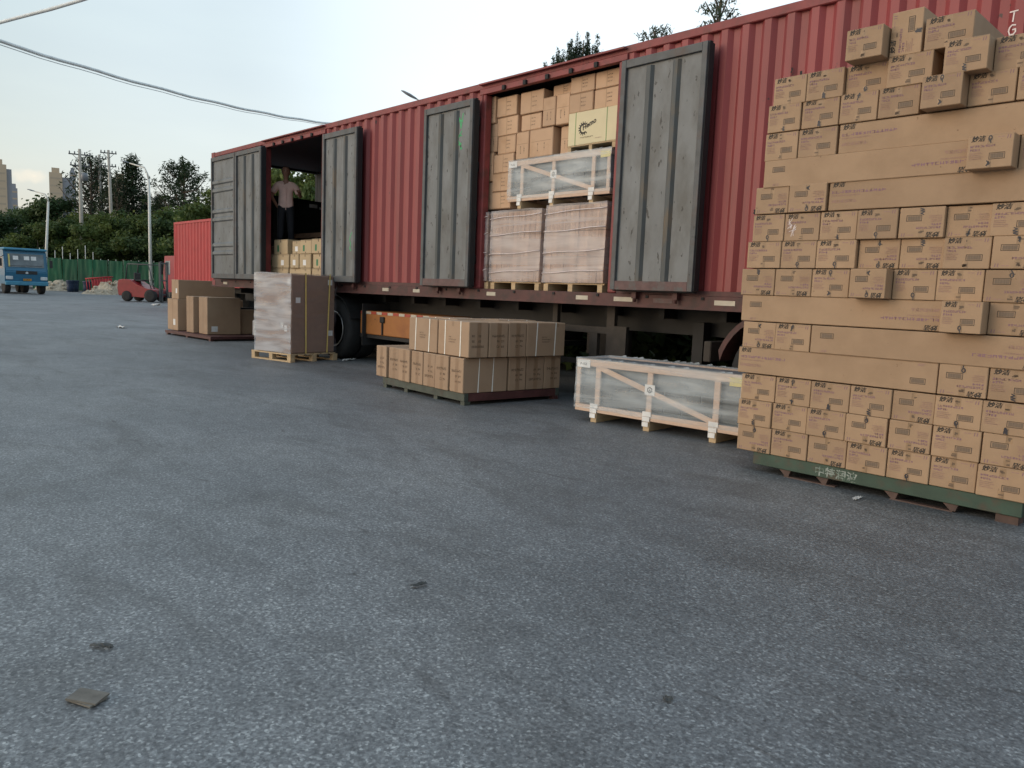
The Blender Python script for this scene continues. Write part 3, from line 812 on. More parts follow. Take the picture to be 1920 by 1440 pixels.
ROWS = [
 (0.115, [(-3.114, 'u'), (-2.831, 'n'), (-2.543, 'u'), (-2.252, 'n'), (-1.976, 'n'), (-1.706, 'n'), (-1.428, 'n')]),
 (0.307, [(-3.123, 'n'), (-2.842, 'n'), (-2.566, 'n'), (-2.279, 'u'), (-1.984, 'u'), (-1.711, 'n'), (-1.421, 'u')]),
 (0.508, [(-3.120, 'n'), (-2.833, 'n'), (-2.553, 'n'), (-2.265, 'n'), (-1.982, 'u'), (-1.715, 'n'), (-1.441, 'n')]),
 (0.720, [(-3.160, 'L'), (-1.712, 'u'), (-1.425, 'n')]),
 (0.918, [(-3.141, 'u'), (-2.868, 'n'), (-2.585, 'LU')]),
 (1.122, [(-3.168, 'LU'), (-1.738, 'n+'), (-1.466, 'u')]),
 (1.321, [(-3.181, 'u'), (-2.902, 'u'), (-2.618, 'n'), (-2.343, 'u+'), (-2.051, 'n'), (-1.782, 'n'), (-1.506, 'u')]),
 (1.525, [(-3.148, 'n'), (-2.872, 'n'), (-2.601, 'n'), (-2.312, 'u-'), (-2.036, 'u-'), (-1.762, 'n'), (-1.483, 'u')]),
 (1.724, [(-3.115, 'n'), (-2.861, 'n'), (-2.590, 'n'), (-2.325, 'n'), (-2.050, 'u'), (-1.769, 'u-'), (-1.511, 'n')]),
 (1.930, [(-3.116, 'u'), (-2.842, 'u'), (-2.545, 'L')]),
 (2.121, [(-3.058, 'LU'), (-1.683, 'n+'), (-1.400, 'n')]),
 (2.318, [(-3.065, 'n'), (-2.806, 'n'), (-2.508, 'L')]),
 (2.523, [(-3.060, 'n'), (-2.799, 'n'), (-2.520, 'n'), (-2.257, 'n'), (-1.990, 'n+'), (-1.712, 'n'), (-1.446, 'n')]),
 (2.712, [(-3.030, 'n'), (-2.776, 'n'), (-2.506, 'n-'), (-2.215, 'n'), (-1.872, 'n+'), (-1.588, 'n')]),
 (2.905, [(-2.512, 'n+'), (-2.215, 'V'), (-1.998, 'n')]),
]
rs = random.Random(3)
for ri, (zb, items) in enumerate(ROWS):
    zb = max(zb, .115 + ri * .1995)
    for ci, (x, k) in enumerate(items):
        longb = k[0] == 'L'
        up = 'U' in k or k[0] == 'u'
        dy = -.10 if '+' in k else (.035 if '-' in k else rs.uniform(-.006, .012))
        if k == 'V':
            me = CMESH[3]
        else:
            me = rs.choice(LMESH) if longb else rs.choice(CMESH)
        if (ri, ci) == (8, 1):
            me = CHALKED
        o = bpy.data.objects.new('long_carton' if longb else 'carton', me)
        COL.objects.link(o)
        ww = SD if longb else SW
        zc = sz_(zb) + SH / 2 - .0015
        if '+' in k:
            x = x * (YS - .10) / YS
        xc = sx_(x) + ww / 2
        if k == 'V':
            o.rotation_euler = (0, R_(-90), 0); zc = sz_(zb) + SW / 2; xc = sx_(x) + SH / 2
        else:
            nxt = items[ci + 1][0] if ci + 1 < len(items) else x + .4
            if not longb and sx_(nxt) - sx_(x) < ww + .002 and abs(nxt - x) > .2:
                o.scale.x = (sx_(nxt) - sx_(x) - rs.uniform(.002, .010)) / ww
                xc = sx_(x) + ww * o.scale.x / 2
            o.rotation_euler = (0, PI if up else 0, 0 if longb else R_(rs.uniform(-.6, .6)))
        o.location = (xc, YS + dy, zc)
        row = ORD[ri]
        sidew = 'upside down' if up else 'upright'
        if k == 'V':
            lb = 'carton stood on its side on the very top of the tall stack'
        elif longb:
            lb = f'long plain carton laid sideways, {sidew}, {row} layer of the green pallet stack'
        else:
            ex = ', jutting out' if '+' in k else (', set back' if '-' in k else '')
            lb = f'printed carton, {sidew}{ex}, {ORD[ci]} from left in {row} layer above the green pallet'
        tag(o, lb, 'carton', GS)

# the long cartons that lie behind the front ones, shown only from the side
for ri, (zb, items) in enumerate(ROWS):
    for x, k in items:
        if k[0] == 'L':
            for q in range(1, 5):
                o = bpy.data.objects.new('long_carton', LMESH[q % 2]); COL.objects.link(o)
                o.location = (sx_(x) + SD / 2, YS + q * (SW + .004) + .004, sz_(max(zb, .115 + ri * .1995)) + SH / 2 - .0015)
                tag(o, f'long carton lying hidden behind the front long carton of {ORD[ri]} layer', 'carton', GS)

# its green steel pallet
pl = thing('steel_pallet', 'green steel pallet with white stencilled characters under the tall carton stack', 'pallet', (sx_(-2.1), YS + .7, 0))
zt = sz_(.115) - .002
x0, x1 = sx_(-2.98), sx_(-1.17); y0, y1 = YS + .02, YS + 1.36
b = MB()
for y in (y0, y1 - .05):
    b.box(x0, x1, y, y + .05, zt - .095, zt, 0, .004)
for x in (x0, x1 - .05):
    b.box(x, x + .05, y0 + .05, y1 - .05, zt - .093, zt - .001, 0)
b.box(x0 + .05, x1 - .05, y0 + .05, y1 - .05, zt - .02, zt - .004, 1)
for px, dx in ((.12, 0), (.45, 1)):
    pass
b.text('中特润波', Matrix.Translation((x0 + .48, y0 - .001, zt - .078)), .072, 2, 0, 1.05)
b.build('deck_frame', ['green_steel', 'rust_steel', 'stencil'], pl)
def runner(x, m='rust_steel'):
    for y in (y0 + .01, y1 - .06):
        f = MB(); f.prism([(x - .06, zt - .096), (x + .03, zt - .096), (x + .015, .008), (x - .012, .008)], 'y', y, y + .05)
        f.build('leg', m, pl)
for x in (x0 + .27, x0 + .55, x0 + 1.02, x0 + 1.38):
    runner(x)
for xa in (x0 + .27, x0 + 1.02):
    MB().box(xa - .02, xa + .36, y0 + .01, y0 + .06, 0, .0075).build('foot_plate', 'rust_steel', pl)
MB().box(x1 - .14, x1 - .02, y0 + .02, y0 + .14, 0, zt - .096).build('leg', 'rust_steel', pl)

# ------------------------------------------------------------------ two-layer pallet of strapped cartons in the middle
MPY = R_(-4)
mp_ = thing('steel_pallet', 'low worn pallet with dark green front beam under the strapped brown cartons', 'pallet', (-6.50, 5.43, 0), MPY)
b = MB()
b.box(-1.80, 0, 0, .06, .045, .135, 0, .004); b.box(-1.80, 0, 1.37, 1.43, .045, .135, 0, .004)
b.box(-.06, 0, .061, 1.369, .045, .133, 1); b.box(-1.80, -1.74, .061, 1.369, .045, .133, 1)
b.box(-1.74, -.06, .06, 1.37, .11, .13, 1)
b.build('deck_frame', ['green_grey', 'maroon'], mp_, False)
for x, y in ((-.08, .01), (-.08, 1.34), (-1.79, .01), (-1.79, 1.34), (-.62, .01), (-1.28, .01)):
    MB().box(x, x + .075, y, y + .08, 0, .0445).build('leg', 'green_grey' if y < 1 else 'maroon', mp_, False)
def bcarton(wd, hd, dp, mats_, seed, straps=False, side_print=False, txt='lines'):
    """end face looks towards -y; wd is the face width, dp the length back"""
    rg = random.Random(seed); b = MB()
    b.box(-wd / 2, wd / 2, 0, dp, 0, hd, 0, .006)
    y = -.0008
    def face(b, y):
        if txt == 'lines':
            up_ = rg.random() < .65
            zz = hd * .58
            ls = [(.8, .03), (.42, .026), (.46, .026)] if up_ else [(.42, .026), (.46, .026), (.8, .03)]
            for i, (q, h_) in enumerate(ls):
                xs = -wd * .36 + (wd * .25 if q < .6 else 0)
                if q > .6:
                    b.scrawl(xs, zz - i * .06, wd * q * .9, h_, 9, y, 1, rg)
                else:
                    b.scrawl(xs, zz - i * .06, wd * .16, h_, 2, y, 1, rg); b.scrawl(xs + wd * .24, zz - i * .06, wd * .18, h_, 2, y, 1, rg)
            b.flat(-wd * .10, wd * .14, 0.006, hd - .006, y + .0004, 2)
    face(b, y)
    # narrow opening flaps along the top edge
    b.poly([(-.0015, .005, hd + .0008), (.0015, .005, hd + .0008), (.0015, dp - .005, hd + .0008), (-.0015, dp - .005, hd + .0008)], 3)
    return b.mesh('brown_carton', mats_, recalc=False)
MT['tape_soft'] = mat('soft_tape', (0.285, 0.18, 0.11), 0.4, var=0.1)
BW, BL, BH = .266, .62, .398
bm_ = [bcarton(BW, BH, BL, ['card_brown', 'ink_soft', 'tape_soft', 'seam'], 60 + k) for k in range(4)]
def strapped_mesh():
    b = MB(); b.box(-BL / 2, BL / 2, 0, BW, 0, BH, 0, .006)
    y = -.0008
    for k in range(3):
        b.scrawl(-.07, BH * .55 - k * .028, (.09, .15, .13)[k], .014, (5, 8, 7)[k], y, 1)
    for q in (-.17, .13):
        # white strapping all round, slightly crooked
        for (xa, xb) in ((q, q + .012),):
            b.poly([(xa, -.0025, .002), (xa + .015, -.0025, .002), (xb + .015, -.0025, BH + .0025), (xb, -.0025, BH + .0025)], 4)
            b.poly([(xb, -.0025, BH + .0025), (xb + .015, -.0025, BH + .0025), (xb + .015, BW + .002, BH + .0025), (xb, BW + .002, BH + .0025)], 4)
            b.poly([(xa + .015, BW + .0025, .002), (xa, BW + .0025, .002), (xb, BW + .0025, BH + .002), (xb + .015, BW + .0025, BH + .002)], 4)
    b.flat(.17, .20, BH - .05, BH - .006, y, 2)
    b.poly([(-BL / 2 + .005, BW / 2 - .0015, BH + .0008), (BL / 2 - .005, BW / 2 - .0015, BH + .0008), (BL / 2 - .005, BW / 2 + .0015, BH + .0008), (-BL / 2 + .005, BW / 2 + .0015, BH + .0008)], 3)
    return b.mesh('strapped_carton', ['card_brown', 'ink_soft', 'tape_soft', 'seam', 'strap'], recalc=False)
sm_ = strapped_mesh()
MPM = Matrix.Translation((-6.50, 5.43, 0)) @ Matrix.Rotation(MPY, 4, 'Z')
GM = 'brown cartons on the low pallet in the middle'
rb = random.Random(21)
def mid(me, lx, ly, z, rz, lb, jit=1.0, cat='carton'):
    """lx, ly: where the carton's face centre stands in the pallet's own frame"""
    o = bpy.data.objects.new('brown_carton', me); COL.objects.link(o)
    p = MPM @ Vector((lx, ly, z))
    o.location = p; o.rotation_euler = (0, 0, MPY + rz + R_(rb.uniform(-1.8, 1.8) * jit))
    o.scale = (rb.uniform(.965, .99), 1, rb.uniform(.975, 1.0))
    return tag(o, lb, cat, GM)
ZP = .137
MID1 = [-.133, -.413, -.688, -.960, -1.234, -1.512, -1.806]
for i, lx in enumerate(MID1):
    z = ZP
    corner = i == 0
    o = mid(bm_[i % 4], lx, -.02 + rb.uniform(-.022, .018), z, 0, f'brown carton, {ORD[6 - i]} from left in the lower front row on the low pallet', 1.0)
    if corner:
        # the corner carton has two straps round its long side
        pass
# long side of the corner carton is strapped: one mesh of its own turned to the right-hand face
bpy.data.objects.remove(o_ := [x for x in COL.objects if x.get('label') == 'brown carton, seventh from left in the lower front row on the low pallet'][0])
def corner_mesh():
    b = MB(); b.box(-BW / 2, BW / 2, 0, BL, 0, BH, 0, .006)
    y = -.0008; rg = random.Random(5)
    b.scrawl(-BW * .36, BH * .58, BW * .72, .03, 9, y, 1, rg)
    for k in (1, 2):
        b.scrawl(-BW * .1, BH * .58 - k * .06, .045, .026, 2, y, 1, rg); b.scrawl(BW * .14, BH * .58 - k * .06, .05, .026, 2, y, 1, rg)
    b.flat(-BW * .10, BW * .14, .006, BH - .006, y + .0004, 2)
    xr = BW / 2 + .0025
    for q in (.20, .40):
        b.poly([(xr, q, .002), (xr, q + .015, .002), (xr, q + .022, BH + .0025), (xr, q + .015, BH + .0025)], 4)
        b.poly([(-BW / 2, q + .015, BH + .0025), (-BW / 2, q + .022, BH + .0025), (xr, q + .022, BH + .0025), (xr, q + .015, BH + .0025)], 4)
    return b.mesh('strapped_carton', ['card_brown', 'ink_soft', 'tape_soft', 'seam', 'strap'], recalc=False)
mid(corner_mesh(), -.133, -.02, ZP, 0, 'brown carton with white straps at the near bottom corner of the low pallet', .3)
for i, ly in enumerate((.755, 1.03, 1.305)):
    mid(bm_[(i + 1) % 4], .0, ly, ZP, R_(90), f'brown carton, {("first", "middle", "last")[i]} of three lower ends past the strapped corner carton')
    mid(bm_[(i + 2) % 4], -1.95 + BL, ly, ZP, R_(90), f'brown carton {("nearest", "midway", "farthest")[i]} along the lower far end of the low pallet')
Z2 = ZP + BH + .004
UX = .07
for i, ly in enumerate((.130, .405, .680)):
    mid(bm_[(i + 3) % 4], UX, ly, Z2, R_(90), f'brown carton, {ORD[i]} of three end faces in the upper layer of the low pallet') if i else None
# upper corner: strapped long face to the front, printed end to the right
def upper_corner():
    b = MB(); b.box(-BL / 2, BL / 2, 0, BW, 0, BH, 0, .006)
    y = -.0008; rg = random.Random(9)
    for k in range(3):
        b.scrawl(-.09, BH * .52 - k * .028, (.06, .15, .13)[k], .013, (4, 8, 7)[k], y, 1, rg)
    for q in (-.17, .14):
        b.poly([(q, -.0025, .002), (q + .015, -.0025, .002), (q + .016, -.0025, BH + .0025), (q + .001, -.0025, BH + .0025)], 4)
        b.poly([(q + .001, -.0025, BH + .0025), (q + .016, -.0025, BH + .0025), (q + .016, BW, BH + .0025), (q + .001, BW, BH + .0025)], 4)
    b.flat(-.03, .01, BH - .06, BH - .006, y, 2)
    xr = BL / 2 + .0008
    for k, n_ in ((0, 2), (1, 2), (2, 8)):
        zz = BH * .58 - k * .06
        ws = .04 if n_ == 2 else .17
        for off in ((.04, .13) if n_ == 2 else (.04,)):
            for c in range(n_):
                a0 = off + c * ws / n_
                for zq in (0, .010, .020):
                    b.poly([(xr, a0, zz + zq), (xr, a0 + ws / n_ * .8, zz + zq), (xr, a0 + ws / n_ * .8, zz + zq + .005), (xr, a0, zz + zq + .005)], 1)
                b.poly([(xr + .0002, a0, zz), (xr + .0002, a0 + .005, zz), (xr + .0002, a0 + .005, zz + .025), (xr + .0002, a0, zz + .025)], 1)
    b.poly([(xr - .0003, .11, .006), (xr - .0003, .165, .006), (xr - .0003, .165, BH - .006), (xr - .0003, .11, BH - .006)], 2)
    return b.mesh('strapped_carton', ['card_brown', 'ink_soft', 'tape_soft', 'seam', 'strap'], recalc=False)
mid(upper_corner(), UX - BL / 2, -.005, Z2, 0, 'strapped brown carton at the near upper corner of the low pallet', .2)
mid(sm_, UX - BL * 1.5 - .008, -.005, Z2, 0, 'strapped brown carton, left end of the upper layer of the low pallet', .2)
for ly, nm in ((.27, 'just behind the left strapped one'), (.545, 'rearmost of those at the left end')):
    mid(sm_, UX - BL * 1.5 - .008, ly, Z2, 0, f'brown strapped carton, upper layer of the low pallet, {nm}', .2)
mid(sm_, UX, 1.12, Z2, R_(90), 'brown carton with two white straps at the upper right end of the low pallet', .2)
for k in range(3):
    mid(sm_, UX - BW * (k + 1) - .006 * (k + 1), 1.12, Z2, R_(90), f'brown strapped carton in the upper back row, {ORD[k + 1]} from the right end', .2)

# ------------------------------------------------------------------ wooden pallets and wrapped loads
def wood_pallet(b, x0, x1, y0, y1, z0, h, m=0, cols=3):
    """flat pallet: deck boards, blocks, bottom runners"""
    t = h * .16
    n = 6
    for i in range(n):
        a = y0 + (y1 - y0) * i / n
        b.box(x0, x1, a, a + (y1 - y0) / n * .72, z0 + h - t, z0 + h - .0005, m)
    bl = .09
    for yy in (y0, (y0 + y1) / 2 - bl / 2, y1 - bl):
        b.box(x0 + .002, x1 - .002, yy, yy + bl, z0, z0 + t, m)
        for q in range(cols):
            xa = x0 + .001 + (x1 - x0 - bl - .002) * q / (cols - 1)
            b.box(xa, xa + bl, yy + .002, yy + bl - .002, z0 + t, z0 + h - t, m)
WY = R_(10)
wl = (-11.56, 5.95, 0)
p = thing('wooden_pallet', 'pale wooden pallet under the tall film-wrapped load beside the trailer wheel', 'pallet', wl, WY)
b = MB(); wood_pallet(b, -1.06, 0, 0, .98, 0, .135); b.build('pallet_frame', 'wood', p, False)
wr = thing('wrapped_load', 'tall film-wrapped brown load with two yellow straps standing on a pale pallet', 'wrapped load', wl, WY)
b = MB(); b.box(-1.00, -.03, .03, .94, .137, 1.435, 0, .02)
MT['card_deep'] = mat('cardboard_deep', (0.27, 0.175, 0.13), 0.7, var=0.1, scale=2.5)
for (xa, za) in ((-.2, .5), (-.30, .55), (-.12, 1.26)):
    b.box(xa, xa + .07, .026, .0295, za, za + .10, 1)
for (ya, za) in ((.12, .97), (.78, 1.28), (.80, .42)):
    b.box(-.0295, -.026, ya, ya + .09, za, za + .09, 1)
b.build('load', ['card_deep', 'label'], wr, False)
def film_box(b, x0, x1, y0, y1, z0, z1, front, side, top, seed=1, amp=.006, n=14, jag=.0):
    """thin crumpled sheet round a load; a ruffled upper edge"""
    rg = random.Random(seed)
    cor = [(x0, y0), (x1, y0), (x1, y1), (x0, y1)]
    def jit(P, k):
        v = mnoise.noise_vector(Vector(P) * 5 + Vector((seed, 0, k)))
        w_ = mnoise.noise_vector(Vector((P[0] * 3, P[1] * 3, P[2] * 14)) + Vector((0, seed, k)))
        return Vector(P) + v * amp + w_ * amp * .7
    for i in range(4):
        (ax, ay), (bx, by) = cor[i], cor[(i + 1) % 4]
        mm = front if i == 0 else side
        V = [[b.bm.verts.new(jit((ax + (bx - ax) * u / n, ay + (by - ay) * u / n, z0 + (z1 - z0) * v / n), 0)) for u in range(n + 1)] for v in range(n + 1)]
        for v in range(n):
            for u in range(n):
                f = b.bm.faces.new((V[v][u], V[v][u + 1], V[v + 1][u + 1], V[v + 1][u])); f.material_index = mm; f.smooth = True
    V = [[b.bm.verts.new(jit((x0 + (x1 - x0) * u / n, y0 + (y1 - y0) * v / n, z1), 0)) for u in range(n + 1)] for v in range(n + 1)]
    for v in range(n):
        for u in range(n):
            f = b.bm.faces.new((V[v][u], V[v][u + 1], V[v + 1][u + 1], V[v + 1][u])); f.material_index = top; f.smooth = True
b = MB(); film_box(b, -1.012, -.016, .016, .952, .14, 1.452, 0, 1, 0, 3, .008, 22)
b.build('stretch_film', ['film_sky_side', 'film_dull_side'], wr, False, recalc=False)
b = MB()
for (y0_, y1_) in ((.30, .285), (.74, .79)):
    b.poly([(-.004, y0_, .14), (-.004, y0_ + .026, .14), (-.004, y1_ + .026, 1.463), (-.004, y1_, 1.463)])
    b.poly([(-.004, y1_, 1.463), (-.004, y1_ + .026, 1.463), (-1.02, y1_ + .026, 1.463), (-1.02, y1_, 1.463)])
    b.poly([(-1.022, y0_, .14), (-1.022, y0_ + .026, .14), (-1.022, y1_ + .026, 1.463), (-1.022, y1_, 1.463)])
b.build('strap', 'strap_yellow', wr, False)

# film-wrapped slatted crate: the long one on the asphalt and its twin in the trailer
def make_crate(label, loc, rz):
    c = thing('wrapped_crate', label, 'crate', loc, rz, 'long film-wrapped crates')
    Lc, D, z0, z1 = 1.86, .56, .10, .63
    b = MB()
    b.box(.03, Lc - .03, .05, D - .05, z0 + .08, z1 - .03, 0, .01)
    for i in range(9):                      # dark units seen through the film
        xa = .06 + i * (Lc - .12) / 9
        b.box(xa, xa + (Lc - .12) / 9 - .02, .036, .0495, z0 + .10, z1 - .235, 1)
    b.box(.04, Lc - .04, .06, D - .06, z1 - .0295, z1 - .012, 1)
    b.build('load', [MT['crate_grey'], MT['crate_dark']], c, False)
    def bd(nm, *a, mm='wood_pink'):
        MB().box(*a, bev=.003).build(nm, mm, c, False)
    for ya, yb in ((0, .022), (D - .022, D)):
        bd('rail', 0, Lc, ya, yb, z0, z0 + .07)
        bd('rail', 0, Lc, ya, yb, z1 - .07, z1)
        for q in (.002, .13, .455, .83, .965):
            bd('post', Lc * q, Lc * q + (.06 if .1 < q < .9 else .05), ya + .001, yb - .001, z0 + .0705, z1 - .0705)
    for xa in (0, Lc - .022):
        bd('end_board', xa, xa + .022, .023, D - .023, z1 - .07, z1 - .001)
        bd('end_board', xa, xa + .022, .023, D - .023, z0 + .001, z0 + .07)
    a = Vector((Lc * .16, 0, z1 - .075)); e = Vector((Lc * .845, 0, z0 + .08)); dv = e - a
    M = Matrix.Translation((a + e) / 2 + Vector((0, .012, 0))) @ Matrix.Rotation(math.atan2(-dv.z, dv.x), 4, 'Y')
    MB().box(-dv.length / 2, dv.length / 2, -.016, -.0125, -.026, .026, M=M).build('brace', 'wood_pink', c, False)
    for q in (.11, .445, .82):
        MB().box(Lc * q, Lc * q + .07, .0, D, 0, z0 - .0005, 0, .003).build('foot', 'wood', c, False)
        bl = MB()
        for k in range(3):
            bl.box(Lc * q - .01 + k * .002, Lc * q + .085 - k * .012, -.009 - .002 * k, -.0065 - .002 * k, z0 - .05 * k + .045, z0 - .05 * k + .09)
        bl.build('film_tail', 'label', c, False)
    b = MB(); cx, cz = Lc * .475, (z0 + z1) / 2 + .035
    b.box(cx - .055, cx + .055, -.0055, -.004, cz - .05, cz + .05, 0)
    hx = [(cx + .026 * math.cos(R_(60 * k + 30)), cz + .026 * math.sin(R_(60 * k + 30))) for k in range(7)]
    b.stroke(hx, .008, -.0062, 1); b.stroke([(cx - .012, cz - .008), (cx + .012, cz - .008)], .006, -.0062, 1); b.stroke([(cx, cz - .008), (cx, cz + .012)], .006, -.0062, 1)
    b.build('sticker', ['label', 'ink'], c, False)
    b = MB(); b.box(Lc - .17, Lc - .01, -.0055, -.004, z1 - .10, z1 - .02, 0); b.build('sticker', 'tape_yellow', c, False)
    b = MB(); b.box(.01, .17, -.0055, -.004, z1 - .085, z1 - .005, 0)
    b.scrawl(.05, z1 - .06, .08, .022, 4, -.006, 1); b.build('sticker', ['label', 'ink'], c, False)
    b = MB(); film_box(b, -.008, Lc + .008, -.010, D + .01, z0 + .03, z1 + .012, 0, 0, 0, 8, .006, 24)
    for k in range(26):                     # ruffled edge of the film round the top
        xa = Lc * k / 26
        for yy in (-.012, D + .012):
            if rng.random() < .5:
                hh = rng.uniform(.005, .02)
                b.poly([(xa, yy, z1 + .01), (xa + Lc / 26, yy, z1 + .01), (xa + Lc / 26 - .01, yy + .01, z1 + .01 + hh), (xa + .02, yy + .012, z1 + .01 + hh * .6)], 0)
    b.build('stretch_film', 'film_crate', c, False, recalc=False)
    return c
MT['crate_grey'] = mat('crate_grey', (0.16, 0.19, 0.21), 0.5, var=0.1, scale=3)
MT['crate_dark'] = mat('crate_dark', (0.012, 0.020, 0.026), 0.5, var=0.3, scale=3, stretch=(8, 1, 1))
crate = make_crate('long film-wrapped slatted crate on the asphalt beside the tall carton stack', (-5.25, 5.875, 0), R_(4.5))
dup(crate, (-7.73, 7.10, 2.372), 0.0, (.945, 1, .99), 'long film-wrapped slatted crate lifted inside the trailer under the cream box')

# ------------------------------------------------------------------ cargo in the right-hand opening
GO = 'cartons packed in the right trailer opening'
def pack_mesh(wd, hd, dp, seed, card='card_orange', turned=False):
    rg = random.Random(seed); b = MB()
    b.box(0, wd, 0, dp, 0, hd, 0, .008)
    y = -.0008
    if turned:
        b.flat(wd * .08, wd * .92, hd * .55, hd * .553 + .002, y, 1)
        for k in range(2):
            xx = wd * (.35 + .28 * k)
            b.scrawl(xx, hd * .2, .014, hd * .28, 1, y, 2, rg)
    else:
        b.flat(wd * .47, wd * .476 + .002, .01, hd - .01, y, 1)
        for k in range(3):
            b.scrawl(wd * .50, hd * (.28 + .2 * k), wd * .22, .014, 3, y, 2, rg)
    b.flat(.008, wd - .008, hd - .010, hd - .007, y + .0003, 1)
    return b.mesh('packed_carton', [card, 'seam', 'ink_soft'], recalc=False)
PACK = dict(
 a=(-8.235, -8.065, 3.545, 3.90, 'top left corner, narrow end of a carton above the other narrow ends'),
 d=(-8.235, -8.03, 3.165, 3.54, 'narrow carton end at the left edge, second from the top'),
 r=(-8.235, -8.08, 2.775, 3.16, 'narrow carton end at the left edge, third from the top'),
 u=(-8.235, -8.09, 2.40, 2.77, 'narrow carton end at the left edge, lowest of the four'),
 b=(-8.05, -7.66, 3.61, 3.865, 'top carton of the column just right of the narrow ends'),
 c=(-8.05, -7.64, 3.365, 3.605, 'second carton from the top in the column right of the narrow ends'),
 e=(-8.02, -7.67, 3.125, 3.36, 'third carton from the top in the column right of the narrow ends'),
 s=(-8.07, -7.68, 2.875, 3.12, 'carton left of the wrapped crate, level with its top edge'),
 t=(-8.08, -7.715, 2.63, 2.87, 'carton left of the wrapped crate, halfway down it'),
 v=(-8.085, -7.72, 2.40, 2.625, 'carton left of the wrapped crate, at its foot'),
 f=(-7.585, -7.165, 3.585, 3.86, 'top carton with glossy tape between two dark gaps'),
 g=(-7.575, -7.21, 3.375, 3.58, 'carton right under the one with glossy tape'),
 h=(-7.655, -7.415, 3.02, 3.37, 'tall carton standing on the wrapped crate at its left end'),
 i=(-7.40, -6.975, 3.02, 3.37, 'wide carton standing on the middle of the wrapped crate'),
 j=(-6.895, -6.70, 3.02, 3.36, 'tall carton squeezed against the cream box'),
 k=(-7.165, -6.945, 3.38, 3.735, 'tall carton above the wide one, left of a pair'),
 l=(-6.94, -6.715, 3.375, 3.745, 'tall carton above the wide one, right of a pair'),
 m=(-7.07, -6.71, 3.75, 3.885, 'flat carton lying on the pair of tall ones under the header'),
 n=(-6.70, -6.315, 3.705, 3.90, 'topmost carton second from the right edge of the opening'),
 o=(-6.305, -5.93, 3.705, 3.90, 'topmost carton at the right edge of the opening'),
 p=(-6.705, -6.325, 3.475, 3.70, 'carton on the left half of the cream box'),
 q=(-6.315, -5.93, 3.475, 3.70, 'carton on the right half of the cream box'),
)
rp = random.Random(31)
for nme, (xa, xb, za, zb, lb) in PACK.items():
    dp = .45
    me = pack_mesh(xb - xa, zb - za, dp, hash(nme) % 7 + ord(nme), turned=nme in 'hijkladru')
    o = bpy.data.objects.new('packed_carton', me); COL.objects.link(o)
    o.location = (xa, 7.13 + rp.uniform(-.012, .02) + (.06 if nme in 'jm' else 0), za)
    o.rotation_euler = (R_(rp.uniform(-.3, .3)), 0, R_(rp.uniform(-.8, .8)))
    tag(o, lb if 'carton' in lb else lb + ' carton', 'carton', GO)
# rear filling seen through the gaps is simply the dark inside; the cream box and its small pallet
b = MB(); b.box(-6.68, -5.84, 7.10, 7.62, 3.08, 3.468, 0, .005)
y = 7.0992
gx, gz, gr = -6.43, 3.265, .052
for k in range(14):
    a = R_(25 + k * 24)
    if k == 13: continue
    ca, sa = math.cos(a), math.sin(a)
    for r0, r1, wd in ((gr * 1.18, gr * 1.62, .017),):
        t = Vector((-sa, ca)) * wd / 2
        b.poly([(gx + ca * r0 - t.x, y, gz + sa * r0 - t.y), (gx + ca * r1 - t.x * .5, y, gz + sa * r1 - t.y * .5), (gx + ca * r1 + t.x * .5, y, gz + sa * r1 + t.y * .5), (gx + ca * r0 + t.x, y, gz + sa * r0 + t.y)], 1)
arc = [(gx + gr * math.cos(R_(q)), gz + gr * math.sin(R_(q))) for q in range(70, 320, 14)]
b.stroke(arc, .020, y - .0003, 1)
b.text('Homo', Matrix.Translation((gx - .012, y - .0006, gz - .022)) @ Matrix.Rotation(R_(-20), 4, 'Y'), .086, 1, .25, 1.0)
b.text('Homo', Matrix.Translation((gx - .009, y - .0008, gz - .022)) @ Matrix.Rotation(R_(-20), 4, 'Y'), .086, 1, .25, 1.0)
b.scrawl(gx - .045, gz - .112, .20, .016, 12, y, 2); b.scrawl(gx + .19, gz - .135, .10, .009, 9, y, 3)
for xa in (-6.565, -6.075):
    b.box(xa, xa + .011, 7.098, 7.10, 3.08, 3.469, 4)
tag(b.build('cream_box', ['card_cream', 'ink', 'ink_soft', 'ink_pale', 'strap_green']), 'cream box with a black gear logo and two green straps inside the trailer', 'box')
b = MB()
for xa in (-6.68, -6.34, -5.98):
    b.box(xa, xa + .05, 7.11, 7.6, 3.0, 3.065)
b.box(-6.68, -5.84, 7.105, 7.6, 3.066, 3.079)
tag(b.build('wooden_pallet', 'wood'), 'small wooden pallet between the cream box and the wrapped crate', 'pallet')

